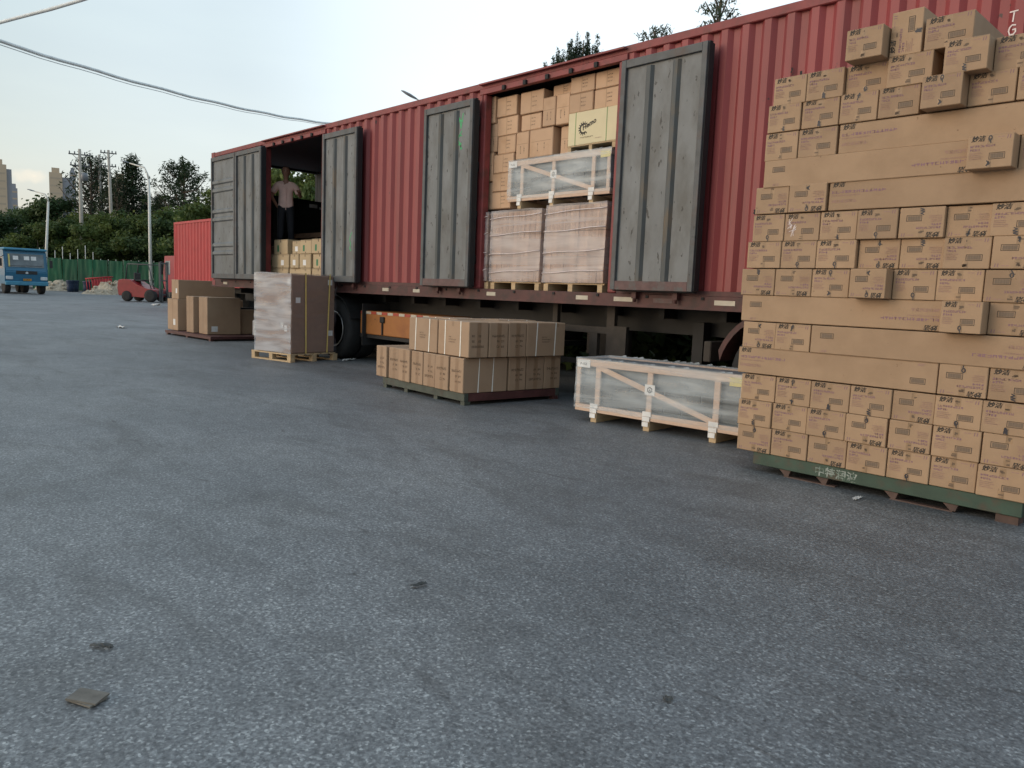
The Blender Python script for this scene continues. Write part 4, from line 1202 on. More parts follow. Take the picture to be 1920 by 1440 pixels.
# film-wrapped brown loads at the bottom of the opening
def wrapped_cargo(label, x0, x1, z0, z1, lean, seed, pallet_label, feet):
    c = thing('wrapped_load', label, 'wrapped load', (x0, 7.08, z0), 0, 'film-wrapped loads in the right trailer opening')
    W, H, D = x1 - x0, z1 - z0, .95
    b = MB()
    rows = 3 if W > .5 else 5
    for k in range(rows):
        za, zb2 = H * k / rows, H * (k + 1) / rows - .004
        n = 9 if W > .5 else 1
        for q in range(n):
            xa = W * q / n
            b.box(xa + lean * za / H, xa + W / n - .003 + lean * za / H, rng.uniform(0, .006), D, za, zb2, 0, .003)
    b.build('load', 'card_wrapped', c, False)
    b = MB(); film_box(b, -.012, W + .012, -.022, D + .01, -.005, H + .015, 0, 0, 0, seed, .010, 20)
    if lean:
        for v in b.bm.verts:
            v.co.x += lean * v.co.z / H
    b.build('stretch_film', 'film', c, False, recalc=False)
    b = MB()                                # twisted ropes of film going round
    for q in (.12, .38, .66, .90):
        pts = [(-.016 + (W + .032) * t / 10 + lean * q, -.032 - .004 * math.sin(t), H * q + .007 * math.sin(t * .7 + seed + q * 9) + .004 * t) for t in range(11)]
        b = MB(); b.tube(pts, .0055, 0, 5); b.build('film_rope', 'film_rope', c, False)
    p = thing('wooden_pallet', pallet_label, 'pallet', (x0, 7.08, ZF), 0)
    b = MB(); h_ = z0 - ZF - .004
    b.box(0, W, 0.03, D, h_ - .018, h_)
    for xa in feet:
        b.box(xa, xa + .075, 0, D, 0, h_ - .0185)
    b.build('pallet_frame', 'wood', p, False)
MT['card_wrapped'] = mat('cardboard_wrapped', (0.36, 0.225, 0.155), 0.7, var=0.45, scale=3.2, stretch=(6, 1, .35))
MT['film_rope'] = mat('film_rope', (0.70, 0.62, 0.62), 0.35)
wrapped_cargo('film-wrapped brown load in the trailer directly under the left end of the crate', -7.99, -7.05, 1.425, 2.345, 0.0, 4, 'pale wooden pallet under the left film-wrapped load on the trailer floor', (.0, .42, .86))
wrapped_cargo('film-wrapped brown load in the trailer right of a dark wedge gap, tallest of its row', -6.965, -5.985, 1.425, 2.37, .015, 9, 'pale wooden pallet under the tallest film-wrapped load on the trailer floor', (.0, .42, .90))
wrapped_cargo('narrow film-wrapped column of orange-brown cartons at the left jamb of the opening', -8.25, -8.075, 1.425, 2.345, 0.0, 13, 'pallet end under the narrow wrapped column at the left jamb', (.13,))

# ------------------------------------------------------------------ cargo and the man in the left-hand opening
GL_ = 'small cartons stacked in the left trailer opening'
def small_mesh(wd, hd, seed, tagk):
    b = MB(); b.box(0, wd, 0, .28, 0, hd, 0, .008)
    y = -.0008
    if tagk == 'g':
        b.flat(wd * .25, wd * .25 + .07, hd * .18, hd * .62, y, 1)
    elif tagk == 'w':
        b.flat(wd * .32, wd * .32 + .11, hd * .2, hd * .58, y, 2)
    b.flat(wd * .02, wd * .98, hd * .93, hd * .95, y, 3); b.flat(wd * .47, wd * .53, hd * .8, hd * .97, y, 4)
    b.flat(wd * .47, wd * .53, hd * .02, hd * .14, y, 4)
    return b.mesh('small_carton', ['card_yellow', 'label_green', 'label', 'seam', 'ink_soft'], recalc=False)
SM = [(-14.66, -14.10, 1.855, 2.14, 'g', 'wide small carton, top layer, left of a dark gap'), (-13.90, -13.55, 1.855, 2.10, 'w', 'small carton with white label, top layer, just right of the dark gap'),
      (-13.54, -13.13, 1.855, 2.11, 'g', 'small carton with green mark, top layer, second right of the dark gap'), (-13.11, -12.60, 1.855, 2.12, 'g', 'small carton with green mark, top layer, beside the grey door'),
      (-14.90, -14.46, 1.585, 1.85, 'g', 'small carton with green mark, middle layer, against the left door post'), (-14.43, -13.98, 1.585, 1.85, 'w', 'small carton with white label, middle layer, under the wide carton'),
      (-13.90, -13.56, 1.585, 1.85, 'w', 'small carton with white label, middle layer, third from the left'), (-13.55, -13.13, 1.585, 1.85, 'w', 'small carton with white label, middle layer, fourth from the left'),
      (-13.08, -12.60, 1.585, 1.85, 'g', 'small carton with green mark, middle layer, beside the grey door'),
      (-14.87, -14.47, 1.32, 1.58, '', 'plain small carton, bottom layer, against the left door post'), (-14.44, -14.0, 1.32, 1.58, '', 'plain small carton, bottom layer, second from the left'),
      (-13.97, -13.52, 1.32, 1.58, '', 'plain small carton, bottom layer, third from the left'), (-13.50, -13.08, 1.32, 1.58, '', 'plain small carton, bottom layer, fourth from the left'), (-13.05, -12.60, 1.32, 1.58, '', 'plain small carton, bottom layer, beside the grey door')]
for i, (xa, xb, za, zb, tk_, lb) in enumerate(SM):
    o = bpy.data.objects.new('small_carton', small_mesh(xb - xa, zb - za, i, tk_)); COL.objects.link(o)
    o.location = (xa, 7.15 + rp.uniform(-.02, .03), za); o.rotation_euler = (0, 0, R_(rp.uniform(-1.5, 1.5)))
    tag(o, lb, 'carton', GL_)
# cargo the man stands on, a wooden crate behind him, and a tarpaulined load by the rear
o = MB().box(-15.9, -14.72, 7.47, 8.25, ZF + .002, 2.05, 0, .01).box(-14.70, -13.6, 7.47, 8.25, ZF + .002, 2.04, 0, .01).build('packing_case', 'wood_dark')
tag(o, 'dark packing case the man stands on behind the small cartons', 'case')
c = thing('slatted_crate', 'brown slatted wooden crate just behind the standing man in the trailer', 'crate', (-16.22, 8.32, ZF), 0)
for (xa, xb, za, zb) in ((0, 1.75, .98, 1.08), (0, 1.75, .70, .76), (.0, .09, 0, .98), (1.1, 1.19, 0, .98), (1.66, 1.75, 0, 1.55), (1.40, 1.75, 1.1, 1.62)):
    MB().box(xa, xb, 0 if xb - xa > 1 else .001, .04, za, zb, bev=.003).build('board', 'wood_dark', c, False)
MB().box(.02, 1.1, .06, .5, .2, .97).build('load', 'wood_dark', c, False)
b = MB()
nx, nz_ = 16, 12
def tv(u, v, face):
    return None
b.box(-17.05, -16.35, 7.95, 9.36, ZF + .002, 3.22, 0, .06)
bmesh.ops.subdivide_edges(b.bm, edges=list(b.bm.edges), cuts=5, use_grid_fill=True)
for v in b.bm.verts:
    v.co += mnoise.noise_vector(v.co * 2.2) * .04
tp = b.build('tarped_load', 'tarp')
tag(tp, 'tall load under a dark tarpaulin by the open rear of the trailer', 'tarped load')
for f in tp.data.polygons: f.use_smooth = True
b = MB(); b.box(-16.15, -16.145, 8.75, 8.95, 3.02, 3.10); b.box(-16.15, -16.145, 9.0, 9.3, 3.0, 3.05); b.build('white_edge', 'label', tp)

def skin(name, chains, sub=2):
    """one continuous surface grown over a skeleton of joints: chains of (x, y, z, radius x, radius y) that share points by position"""
    vs_, rad, es, idx = [], [], [], {}
    for ch in chains:
        prev = None
        for (x, y, z, rx, ry) in ch:
            key = (round(x, 4), round(y, 4), round(z, 4))
            if key not in idx:
                idx[key] = len(vs_); vs_.append((x, y, z)); rad.append((rx, ry))
            i = idx[key]
            if prev is not None and prev != i:
                es.append((prev, i))
            prev = i
    me = bpy.data.meshes.new(name); me.from_pydata(vs_, es, [])
    o = bpy.data.objects.new(name, me); COL.objects.link(o)
    sk = o.modifiers.new('skin', 'SKIN'); sk.use_smooth_shade = True
    for i, d in enumerate(me.skin_vertices[0].data):
        d.radius = rad[i]; d.use_root = (i == 0)
    sb = o.modifiers.new('sub', 'SUBSURF'); sb.levels = sb.render_levels = sub
    dg = bpy.context.evaluated_depsgraph_get(); dg.update()
    out = bpy.data.meshes.new_from_object(o.evaluated_get(dg))
    bpy.data.objects.remove(o)
    for p_ in out.polygons: p_.use_smooth = True
    return out

def make_man():
    r = thing('person', 'man in a pale pink short-sleeved shirt and dark trousers standing inside the trailer', 'person', (-14.90, 7.545, 2.052), R_(62))
    r.scale = (.97, .97, .97)
    # viewed from the front (he looks towards -y); +x is on the viewer's right
    head = [(0, .0, 1.335, .052, .052), (0, -.008, 1.412, .047, .052), (0, -.022, 1.468, .080, .088), (0, -.020, 1.535, .093, .108), (0, -.010, 1.598, .087, .100), (0, -.006, 1.632, .05, .058)]
    torso = [(0, .01, .86, .11, .08), (0, .005, 1.0, .105, .08), (0, .0, 1.15, .120, .085), (0, .0, 1.27, .12, .075), (0, .0, 1.335, .055, .055)]
    def arm(s, el, wr_, hd):
        return [(0, .0, 1.27, .12, .075), (s * .155, .0, 1.265, .058, .058), (*el, .042, .042), (*wr_, .027, .030), (*hd, .030, .040)]
    elL, wrL, hdL = (-.30, .06, 1.03), (-.20, .13, .86), (-.15, .14, .79)
    elR, wrR, hdR = (.30, .03, 1.03), (.27, -.19, 1.10), (.25, -.255, 1.13)
    def fingers(w_, h_, s):
        out = []
        d = (Vector(h_) - Vector(w_)).normalized(); side = d.cross(Vector((0, 0, 1))).normalized() * s
        up_ = side.cross(d).normalized()
        for k, (off, ln_) in enumerate(((-.027, .062), (-.009, .072), (.009, .068), (.027, .052))):
            b0 = Vector(h_) + side * off; b1 = b0 + d * ln_ * .55 - up_ * .006; b2 = b1 + d * ln_ * .35 - up_ * .026
            out.append([(*h_, .030, .040), (*(b0 + d * .02), .009, .009), (*b1, .0085, .0085), (*b2, .007, .007)])
        t0 = Vector(h_) - d * .01 - side * .04; t1 = t0 + d * .035 - side * .012 - up_ * .012
        out.append([(*h_, .030, .040), (*t0, .011, .011), (*t1, .009, .009)])
        return out
    def leg_(s):
        return [(0, .01, .86, .11, .08), (s * .085, .01, .78, .085, .088), (s * .10, .0, .46, .055, .058), (s * .105, .02, .25, .046, .05), (s * .11, .02, .075, .034, .036), (s * .115, -.05, .035, .038, .03), (s * .12, -.145, .025, .036, .022)]
    body = skin('person_body', [torso, head, arm(-1, elL, wrL, hdL), arm(1, elR, wrR, hdR), leg_(-1), leg_(1)] + fingers(wrL, hdL, -1) + fingers(wrR, hdR, 1), 2)
    # features of the face: brow ridge, nose, lips and ears raised from the same surface
    for v in body.vertices:
        x, y, z = v.co
        if z > 1.42 and y < -.06:
            v.co.y -= .020 * math.exp(-((x / .014) ** 2 + ((z - 1.512) / .022) ** 2)) + .008 * math.exp(-((x / .03) ** 2 + ((z - 1.468) / .010) ** 2))
            for sx in (-1, 1):
                v.co.y += .010 * math.exp(-(((x - sx * .03) / .014) ** 2 + ((z - 1.540) / .012) ** 2))
        if 1.49 < z < 1.55 and abs(x) > .062 and abs(y) < .03:
            v.co.x += math.copysign(.012, x)
    body.materials.append(MT['skin'])
    bo = link('body', body, r, False)
    tops = [[(0, .01, .76, .178, .135), (0, .01, .84, .172, .132), (0, .005, .95, .158, .118), (0, .0, 1.15, .170, .118), (0, .0, 1.275, .148, .098), (0, .0, 1.335, .072, .070)],
            [(0, .0, 1.275, .148, .098), (-.165, .0, 1.262, .078, .078), (-.255, .03, 1.12, .072, .072), (-.27, .038, 1.09, .070, .070)],
            [(0, .0, 1.275, .148, .098), (.165, .0, 1.262, .078, .078), (.25, .012, 1.12, .072, .072), (.265, .015, 1.09, .070, .070)]]
    sh = skin('shirt', tops, 2)
    for v in sh.vertices:
        v.co += mnoise.noise_vector(v.co * 9) * .009
        # open collar
        if v.co.z > 1.28 and v.co.y < -.02 and abs(v.co.x) < .05:
            v.co.z -= .07 * (1 - abs(v.co.x) / .06); v.co.y += .02
    sh.materials.append(MT['shirt']); so = link('shirt', sh, r, False)
    b = MB(); b.box(-.007, .007, -.126, -.120, .74, 1.26)
    for z in (.84, .96, 1.08, 1.2):
        b.lathe([(.006, -.129), (.006, -.1255)], (0, 0, z), 0, 8)
    b.build('placket', 'shirt', so, False)
    tl = [[(0, .01, .90, .150, .105), (0, .01, .84, .155, .112), (-.088, .01, .76, .098, .10), (-.102, .0, .46, .074, .076), (-.11, .015, .10, .062, .066)],
          [(0, .01, .84, .155, .112), (.088, .01, .76, .098, .10), (.102, .0, .46, .074, .076), (.11, .015, .10, .062, .066)]]
    tt = skin('trousers', tl, 2)
    for v in tt.vertices: v.co += mnoise.noise_vector(v.co * 8) * .008
    tt.materials.append(MT['trousers']); link('trousers', tt, r, False)
    hr = skin('hair', [[(0, .030, 1.530, .097, .098), (0, .012, 1.600, .101, .112), (0, .006, 1.650, .066, .078)]], 2)
    hr.materials.append(MT['hair']); link('hair', hr, r, False)
    for s in (-1, 1):
        b = MB(); b.lathe([(.001, -.012), (.006, -.004), (.007, 0), (.006, .004)], (s * .032, -.108, 1.540), 0, 10); b.build('eye', 'hair', bo, False)
        sh_ = skin('shoe', [[(s * .11, .045, .045, .045, .04), (s * .113, -.03, .045, .047, .04), (s * .118, -.11, .035, .046, .032), (s * .121, -.165, .03, .036, .024)]], 2)
        sh_.materials.append(MT['hair']); link('shoe', sh_, r, False)
make_man()

# ------------------------------------------------------------------ the pallet of plain cartons at the trailer's rear corner
p = thing('steel_pallet', 'dark red steel pallet under plain brown cartons at the rear of the trailer', 'pallet', (-17.5, 7.1, 0), R_(2))
b = MB(); b.box(-1.25, 1.2, -.6, -.54, .04, .10); b.box(-1.25, 1.2, .74, .80, .04, .10); b.box(-1.25, -1.19, -.54, .74, .04, .099); b.box(1.14, 1.2, -.54, .74, .04, .099); b.box(-1.19, 1.14, -.54, .74, .07, .095)
b.build('deck_frame', 'maroon', p, False)
for x in (-1.2, -.1, 1.08):
    for y in (-.59, .72):
        MB().box(x, x + .09, y, y + .07, 0, .0395).build('leg', 'maroon', p, False)
GP = 'plain cartons on the dark red pallet'
def plain(x0, x1, y0, y1, z0, z1, lb, lab=None, rz=0, card='card_brown'):
    b = MB(); W, D, H = x1 - x0, y1 - y0, z1 - z0
    b.box(0, W, 0, D, 0, H, 0, .008)
    if lab == 'f': b.flat(W * .55, W * .55 + .13, .12, .26, -.001, 1)
    if lab == 'f2': b.flat(W * .60, W * .60 + .09, H * .3, H * .55, -.001, 1)
    if lab == 's': b.poly([(W + .001, D * .12, .06), (W + .001, D * .12 + .14, .06), (W + .001, D * .12 + .14, .18), (W + .001, D * .12, .18)], 1)
    b.flat(W * .49, W * .51, .01, H - .01, -.0006, 2)
    b.flat(.01, W - .01, H - .012, H - .009, -.0006, 2)
    o = b.build('plain_carton', [card, 'label', 'seam'], recalc=False)
    o.location = (x0, y0, z0); o.rotation_euler = (0, 0, R_(rz))
    return tag(o, lb, 'carton', GP)
plain(-19.02, -18.40, 6.62, 7.15, .102, .83, 'plain carton with a white label, lower one under the long carton', 'f', 1)
plain(-18.86, -18.42, 6.66, 8.0, .834, 1.28, 'long plain carton lying on top at the left end of the red pallet', 'f2', 0)
plain(-18.0, -17.55, 6.68, 7.10, .102, .92, 'narrow tall plain carton standing in the middle of the red pallet', None, -2)
plain(-17.42, -16.95, 6.74, 7.50, .102, .92, 'plain carton with a small white label near its foot, front corner of the red pallet', 's', 0)
plain(-17.60, -17.05, 7.52, 7.88, .102, .66, 'low plain carton behind the front corner carton', None, 3)
plain(-18.05, -17.62, 7.2, 7.85, .102, .86, 'plain carton half hidden behind the two tall ones', None, 0)
b = MB(); b.box(0, .34, 0, .3, 0, .34, 0, .02); b.flat(.14, .30, .12, .24, -.001, 1)
o = b.build('white_bag', ['label', 'label_green'], recalc=False); o.location = (-16.62, 7.62, .102)
bmesh_ = None
tag(o, 'white bag with a green print between the red pallet and the wrapped load', 'bag')

# ------------------------------------------------------------------ litter on the asphalt
def gpt(px, py):
    r = ray(px, py); k = -CH / r.z
    return Vector((r.x * k, r.y * k, 0))
def scrap(px, py, w_, d_, matn, name, lb, cat, seed, lift=.012):
    q = gpt(px, py); rg = random.Random(seed)
    b = MB(); n = 5
    V = [[b.bm.verts.new((w_ * (u / n - .5) + rg.uniform(-.06, .06) * w_, d_ * (v / n - .5) + rg.uniform(-.06, .06) * d_, .004 + lift * rg.random())) for u in range(n + 1)] for v in range(n + 1)]
    for v in range(n):
        for u in range(n):
            b.bm.faces.new((V[v][u], V[v][u + 1], V[v + 1][u + 1], V[v + 1][u]))
    ex = bmesh.ops.extrude_face_region(b.bm, geom=list(b.bm.faces))
    for e in ex['geom']:
        if isinstance(e, bmesh.types.BMVert): e.co.z += .0025
    o = b.build(name, matn); o.location = q; o.rotation_euler = (0, 0, rg.uniform(0, 3))
    return tag(o, lb, cat)
b = MB()
b.box(-.05, .05, -.03, .03, .004, .009, 0); b.box(-.045, .05, -.03, .035, .010, .016, 0, M=Matrix.Rotation(R_(14), 4, 'Z') @ Matrix.Rotation(R_(4), 4, 'Y'))
o = b.build('cardboard_scrap', 'grime_card'); o.location = gpt(162, 1314); o.rotation_euler = (0, 0, R_(25))
tag(o, 'flattened grimy piece of cardboard lying alone on the near asphalt', 'cardboard')
scrap(1607, 936, .11, .03, 'paper', 'paper_scrap', 'thin pale paper scrap on the asphalt in front of the green pallet', 'litter', 1)
scrap(228, 615, .35, .16, 'paper', 'paper_scrap', 'white paper scrap on the open asphalt left of the red pallet', 'litter', 2, .06)
scrap(293, 573, .42, .2, 'paper', 'paper_scrap', 'white paper scrap on the ground below the red forklift', 'litter', 3, .10)
scrap(654, 676, .30, .08, 'paper', 'paper_scrap', 'grey paper scrap on the ground beside the pale wooden pallet', 'litter', 4, .03)
scrap(785, 1100, .07, .018, 'leaf_dry', 'dry_leaf', 'dark leaf pair on the asphalt below the middle pallet', 'leaf', 6)
scrap(1252, 1315, .03, .018, 'leaf_dry', 'dry_leaf', 'small dark leaf on the asphalt near the lower right', 'leaf', 7)
scrap(190, 1215, .075, .018, 'leaf_dry', 'dry_leaf', 'long dark leaf on the asphalt just beyond the cardboard scrap', 'leaf', 9)

# ------------------------------------------------------------------ far side of the yard
# red box trailer behind, with a lorry cab showing beyond it
ft = thing('container_trailer', 'bright red corrugated container on a trailer parked beyond the long trailer', 'trailer', (-32, 14.7, 0))
b = MB(); fx0, fx1, fy0, fy1 = -37.95, -25.75, 13.55, 15.95
corrugate(b, fx0 + .1, fx1 - .1, 1.22, 3.88, fy0, .05, .36); corrugate(b, fy0, fy1, 1.22, 3.88, fx0 + .02, .05, .36, axis='y')
b.box(fx0 + .1, fx1, fy1 - .06, fy1, 1.2, 3.9); b.box(fx1 - .08, fx1 - .02, fy0 + .06, fy1 - .06, 1.2, 3.9); b.box(fx0 + .1, fx1 - .1, fy0 + .07, fy1 - .07, 3.86, 3.93)
b.build('container_body', 'bright_red', ft, recalc=False)
b = MB()
for y in (fy0 - .02, fy1 - .06):
    b.box(fx0, fx1, y, y + .08, 3.88, 3.98); b.box(fx0, fx1, y, y + .08, 1.06, 1.22)
for x in (fx0, fx1 - .1):
    for y in (fy0 - .015, fy1 - .085):
        b.box(x, x + .1, y, y + .08, 1.22, 3.88)
b.build('corner_frame', 'bright_red', ft)
b = MB().box(fx0 + .2, fx1 - .2, 14.2, 15.3, .82, 1.055); b.build('chassis_frame', 'chassis', ft)
for x in (-35.8, -34.5, -27.5, -28.8):
    for yy, fc in ((13.8, -1), (15.7, 1)):
        wheel(ft, (x, yy, .52), .52, .5, face=fc)
# lorry cab whose edge shows left of that container
lx, ly = spot(353, 48).x, spot(353, 48).y
lr = thing('lorry', 'red lorry cab whose edge shows at the left of the bright red container', 'truck', (lx, ly, 0))
b = MB(); b.prism([(-1.0, .55), (1.0, .55), (1.0, 2.75), (-.75, 2.75), (-1.0, 1.7)], 'y', ly - 1.15, ly + 1.15, 0, Matrix.Translation((lx, 0, 0)))
cbo = b.build('cab', 'cab_red', lr)
MB().box(lx - .62, lx + .2, ly - 1.158, ly - 1.152, 1.6, 2.45).build('side_window', 'glass', cbo)
MB().box(lx - .85, lx - .72, ly - 1.42, ly - 1.25, 1.6, 2.4, bev=.03).tube([(lx - .7, ly - 1.15, 2.3), (lx - .78, ly - 1.33, 2.35)], .02).build('mirror', 'black', cbo)
for yy, fc in ((ly - 1.0, -1), (ly + 1.0, 1)):
    wheel(lr, (lx - .1, yy, .5), .5, .3, face=fc); wheel(lr, (lx + 3.2, yy, .5), .5, .3, face=fc)
MB().box(lx + 1.01, lx + 6, ly - 1.1, ly + 1.1, .8, 1.0).build('cargo_bed', 'chassis', lr)

# red forklift
fp = gpt(275, 566)
fk = thing('forklift', 'red forklift truck with dark overhead guard parked by the rubble piles', 'forklift', fp, R_(38))
b = MB(); b.prism([(-1.35, .32), (-1.42, .75), (-1.36, 1.18), (-1.1, 1.24), (-.62, 1.22), (-.25, .98), (.35, .72), (.85, .70), (.95, .30), (.35, .25), (-.55, .28)], 'y', -.58, .58)
bmesh.ops.bevel(b.bm, geom=list(b.bm.edges), offset=.035, segments=1, affect='EDGES')
b.build('body', 'fork_red', fk, False)
MB().box(-.55, -.05, -.25, .25, 1.14, 1.24, bev=.03).box(-.62, -.5, -.25, .25, 1.2, 1.62, bev=.03).build('seat', 'black', fk, False)
b = MB()
for s in (-.48, .48):
    b.tube([(-.95, s, 1.2), (-.82, s, 2.08), (.45, s, 2.10), (.80, s, .75)], .032)
for k in range(5):
    b.tube([(-.8 + k * .3, -.48, 2.09), (-.8 + k * .3, .48, 2.09)], .018)
b.build('overhead_guard', 'dark_metal', fk, False)
b = MB()
for s in (-.32, .32):
    b.box(1.0, 1.10, s - .05, s + .05, .08, 2.25)
b.box(1.01, 1.09, -.27, .27, 2.15, 2.22); b.box(1.01, 1.09, -.27, .27, .4, .48); b.box(1.01, 1.09, -.27, .27, 1.2, 1.26); b.build('mast', 'dark_metal', fk, False)
for s in (-.25, .25):
    MB().box(1.105, 1.15, s - .06, s + .06, .06, .75).box(1.15, 2.15, s - .06, s + .06, .05, .09).build('fork', 'dark_metal', fk, False)
MB().tube([(.30, 0, .75), (.12, 0, 1.22)], .025).lathe([(.15, 0), (.175, .012), (.15, .024)], (.12, 0, 1.22), 0, 20, 'z').build('steering_wheel', 'black', fk, False)
for x, r_ in ((-.82, .30), (.62, .36)):
    for s in (-1, 1):
        a = MB().lathe([(r_ * .5, -.10), (r_ * .95, -.11), (r_, 0), (r_ * .95, .11), (r_ * .5, .10)], (x, s * .52, r_), 0, 24)
        wo_ = a.build('wheel', 'rubber', fk, False)
        MB().lathe([(r_ * .52, s * .09), (r_ * .3, s * .05), (r_ * .1, s * .09)], (x, s * .52, r_), 0, 18).build('rim', 'fork_red', wo_, False)

# blue lorry facing the camera
bp = spot(50, 50.0)
to_cam = math.atan2(-bp.y, -bp.x)
bt = thing('blue_lorry', 'blue flatbed lorry facing us at the left edge of the yard', 'truck', bp, to_cam + R_(90) + R_(14))
# local frame: front looks towards -y
b = MB(); prof = [(0.0, .62), (-.06, 1.45), (.03, 1.62), (.22, 2.72), (.40, 2.86), (1.75, 2.86), (1.8, .62)]
b.prism([(y_, z_) for y_, z_ in prof], 'x', -1.22, 1.22)
bmesh.ops.bevel(b.bm, geom=list(b.bm.edges), offset=.05, segments=2, affect='EDGES')
cbk = b.build('cab', 'blue', bt, False)
MB().box(-1.23, 1.23, .05, 1.72, 2.80, 2.95, bev=.05).build('roof_visor', 'blue_light', cbk, False)
M_ = Matrix.Translation((0, .108, 2.14)) @ Matrix.Rotation(R_(-9.8), 4, 'X')
MB().box(-1.02, 1.02, -.026, -.018, -.42, .44, M=M_).build('windscreen', 'glass', cbk, False)
w = MB()
w.box(-.95, -.05, -.034, -.028, -.36, -.33, M=M_); w.box(.0, .9, -.034, -.028, -.34, -.31, M=M_)
w.build('wiper', 'black', cbk, False)
for xa in (-.72, -.1, .3):  # pale panels on the glass imitate its bright reflections
    MB().box(xa, xa + .3, -.0265 - .003, -.0262, .05, .30, M=M_).build('windscreen_glare', 'label', cbk, False)
MB().box(-.60, .60, -.075, -.03, 1.28, 1.50, bev=.01).build('grille', 'black', cbk, False)
g_ = MB(); g_.prism([(-.10, 1.36), (0, 1.30), (.10, 1.36), (0, 1.47)], 'y', -.082, -.076); g_.build('emblem', 'headlight', cbk, False)
MB().box(-1.22, 1.22, -.14, .06, .56, .82, bev=.04).build('bumper', 'blue_light', bt, False)
for s in (-1, 1):
    MB().box(s * .98 - .20, s * .98 + .20, -.075, -.02, .92, 1.14, bev=.03).build('headlight', 'headlight', cbk, False)
    MB().box(s * 1.44 - .09, s * 1.44 + .09, .0, .06, 1.75, 2.25, bev=.02).tube([(s * 1.2, .15, 2.45), (s * 1.44, .03, 2.3)], .02).build('mirror', 'black', cbk, False)
    MB().box(s * 1.222 - .004, s * 1.222 + .004, .35, 1.2, 1.6, 2.4).build('side_window', 'glass', cbk, False)
b = MB().box(-.23, .23, -.150, -.142, .86, 1.0)
b.scrawl(-.19, .89, .38, .08, 7, -.1505, 1); b.build('number_plate', ['plate', 'black'], cbk, False)
MB().box(-.98, -.90, -.030, -.027, -.40, .40, M=M_).build('sun_strip', 'tape_yellow', cbk, False)
b = MB().box(-1.25, 1.25, 1.95, 7.5, .95, 1.02)
for (xa, xb, ya, yb) in ((-1.25, -1.2, 1.95, 7.5), (1.2, 1.25, 1.95, 7.5), (-1.2, 1.2, 1.95, 2.0), (-1.2, 1.2, 7.45, 7.5)):
    b.box(xa, xb, ya, yb, 1.021, 1.75)
b.build('cargo_bed', 'blue', bt, False)
MB().box(-.5, .5, .4, 7.4, .65, .94).build('chassis_frame', 'chassis', bt, False)
for y in (.75, 4.6, 5.9):
    for s in (-1, 1):
        a = MB().lathe([(.28, -.15), (.47, -.16), (.5, -.1), (.5, .1), (.47, .16), (.28, .15)], (s * 1.0, y, .5), 0, 24, 'x')
        wq = a.build('wheel', 'rubber', bt, False)
        MB().lathe([(.29, s * .13), (.2, s * .06), (.08, s * .1), (.02, s * .1)], (s * 1.0, y, .5), 0, 18, 'x').build('rim', 'rim', wq, False)

# rubble, bins, the red barred cage
def pile(px, d, w_, dp_, h_, name, lb, seed, rocks=40):
    q = spot(px, d); rg = random.Random(seed); b = MB(); n = 22
    V = []
    for v in range(n + 1):
        row = []
        for u in range(n + 1):
            a, c = u / n * 2 - 1, v / n * 2 - 1
            f = max(0, 1 - (a * a + c * c)) ** .8
            z = h_ * f * (1 + .5 * mnoise.noise(Vector((a * 3 + seed, c * 3, 0)))) + (.10 * mnoise.noise(Vector((a * 9, c * 9, seed))) if f > 0 else -.02)
            row.append(b.bm.verts.new((a * w_ / 2, c * dp_ / 2, max(-.03, z))))
        V.append(row)
    for v in range(n):
        for u in range(n):
            b.bm.faces.new((V[v][u], V[v][u + 1], V[v + 1][u + 1], V[v + 1][u]))
    for k in range(rocks):
        a, c = rg.uniform(-.9, .9), rg.uniform(-.9, .9)
        f = max(0, 1 - (a * a + c * c)) ** .8
        s = rg.uniform(.05, .2) * min(1.0, h_ + .3)
        M = Matrix.Translation((a * w_ / 2, c * dp_ / 2, h_ * f + s * .1)) @ Matrix.Rotation(rg.uniform(0, 3), 4, Vector((rg.random(), rg.random(), rg.random() + .1)))
        b.box(-s, s, -s * .7, s * .7, -s * .5, s * .5, 0, s * .3, M)
    o = b.build(name, 'rubble'); o.location = q; o.rotation_euler = (0, 0, math.atan2(-q.y, -q.x) + R_(90))
    return tag(o, lb, 'rubble pile')
pile(215, 62, 3.6, 2.4, .95, 'rubble_pile', 'pale heap of rubble between the red cage and the forklift', 2)
pile(185, 58, 2.4, 1.6, .35, 'rubble_pile', 'low spill of stones at the foot of the red cage', 12)
pile(105, 66, 3.4, 2.0, .75, 'rubble_pile', 'low pale rubble heap between the blue lorry and the bins', 5)
def bin_(px, d, h_, lb):
    q = spot(px, d); b = MB()
    b.lathe([(.26, 0), (.29, h_ * .5), (.31, h_ * .9), (.33, h_ * .93), (.33, h_), (.28, h_)], (0, 0, 0), 0, 20, 'z')
    for z in (.3, .6): b.lathe([(.30, h_ * z), (.315, h_ * z + .02), (.30, h_ * z + .04)], (0, 0, 0), 0, 20, 'z')
    o = b.build('barrel', 'bin_blue'); o.location = q
    return tag(o, lb, 'barrel')
bin_(132, 63, .95, 'dark blue barrel standing right of the low rubble heap'); bin_(140, 64, .95, 'second dark blue barrel, touching the first one')
bin_(163, 63, .92, 'dark barrel standing just left of the red barred cage')
q = spot(190, 62)
cg = thing('barred_cage', 'red barred steel cage leaning beside the rubble heap', 'cage', q, math.atan2(-q.y, -q.x) + R_(72))
W_, D_, H_ = 1.75, 1.0, 1.25
b = MB()
T = Matrix.Rotation(R_(-7), 4, 'Y')
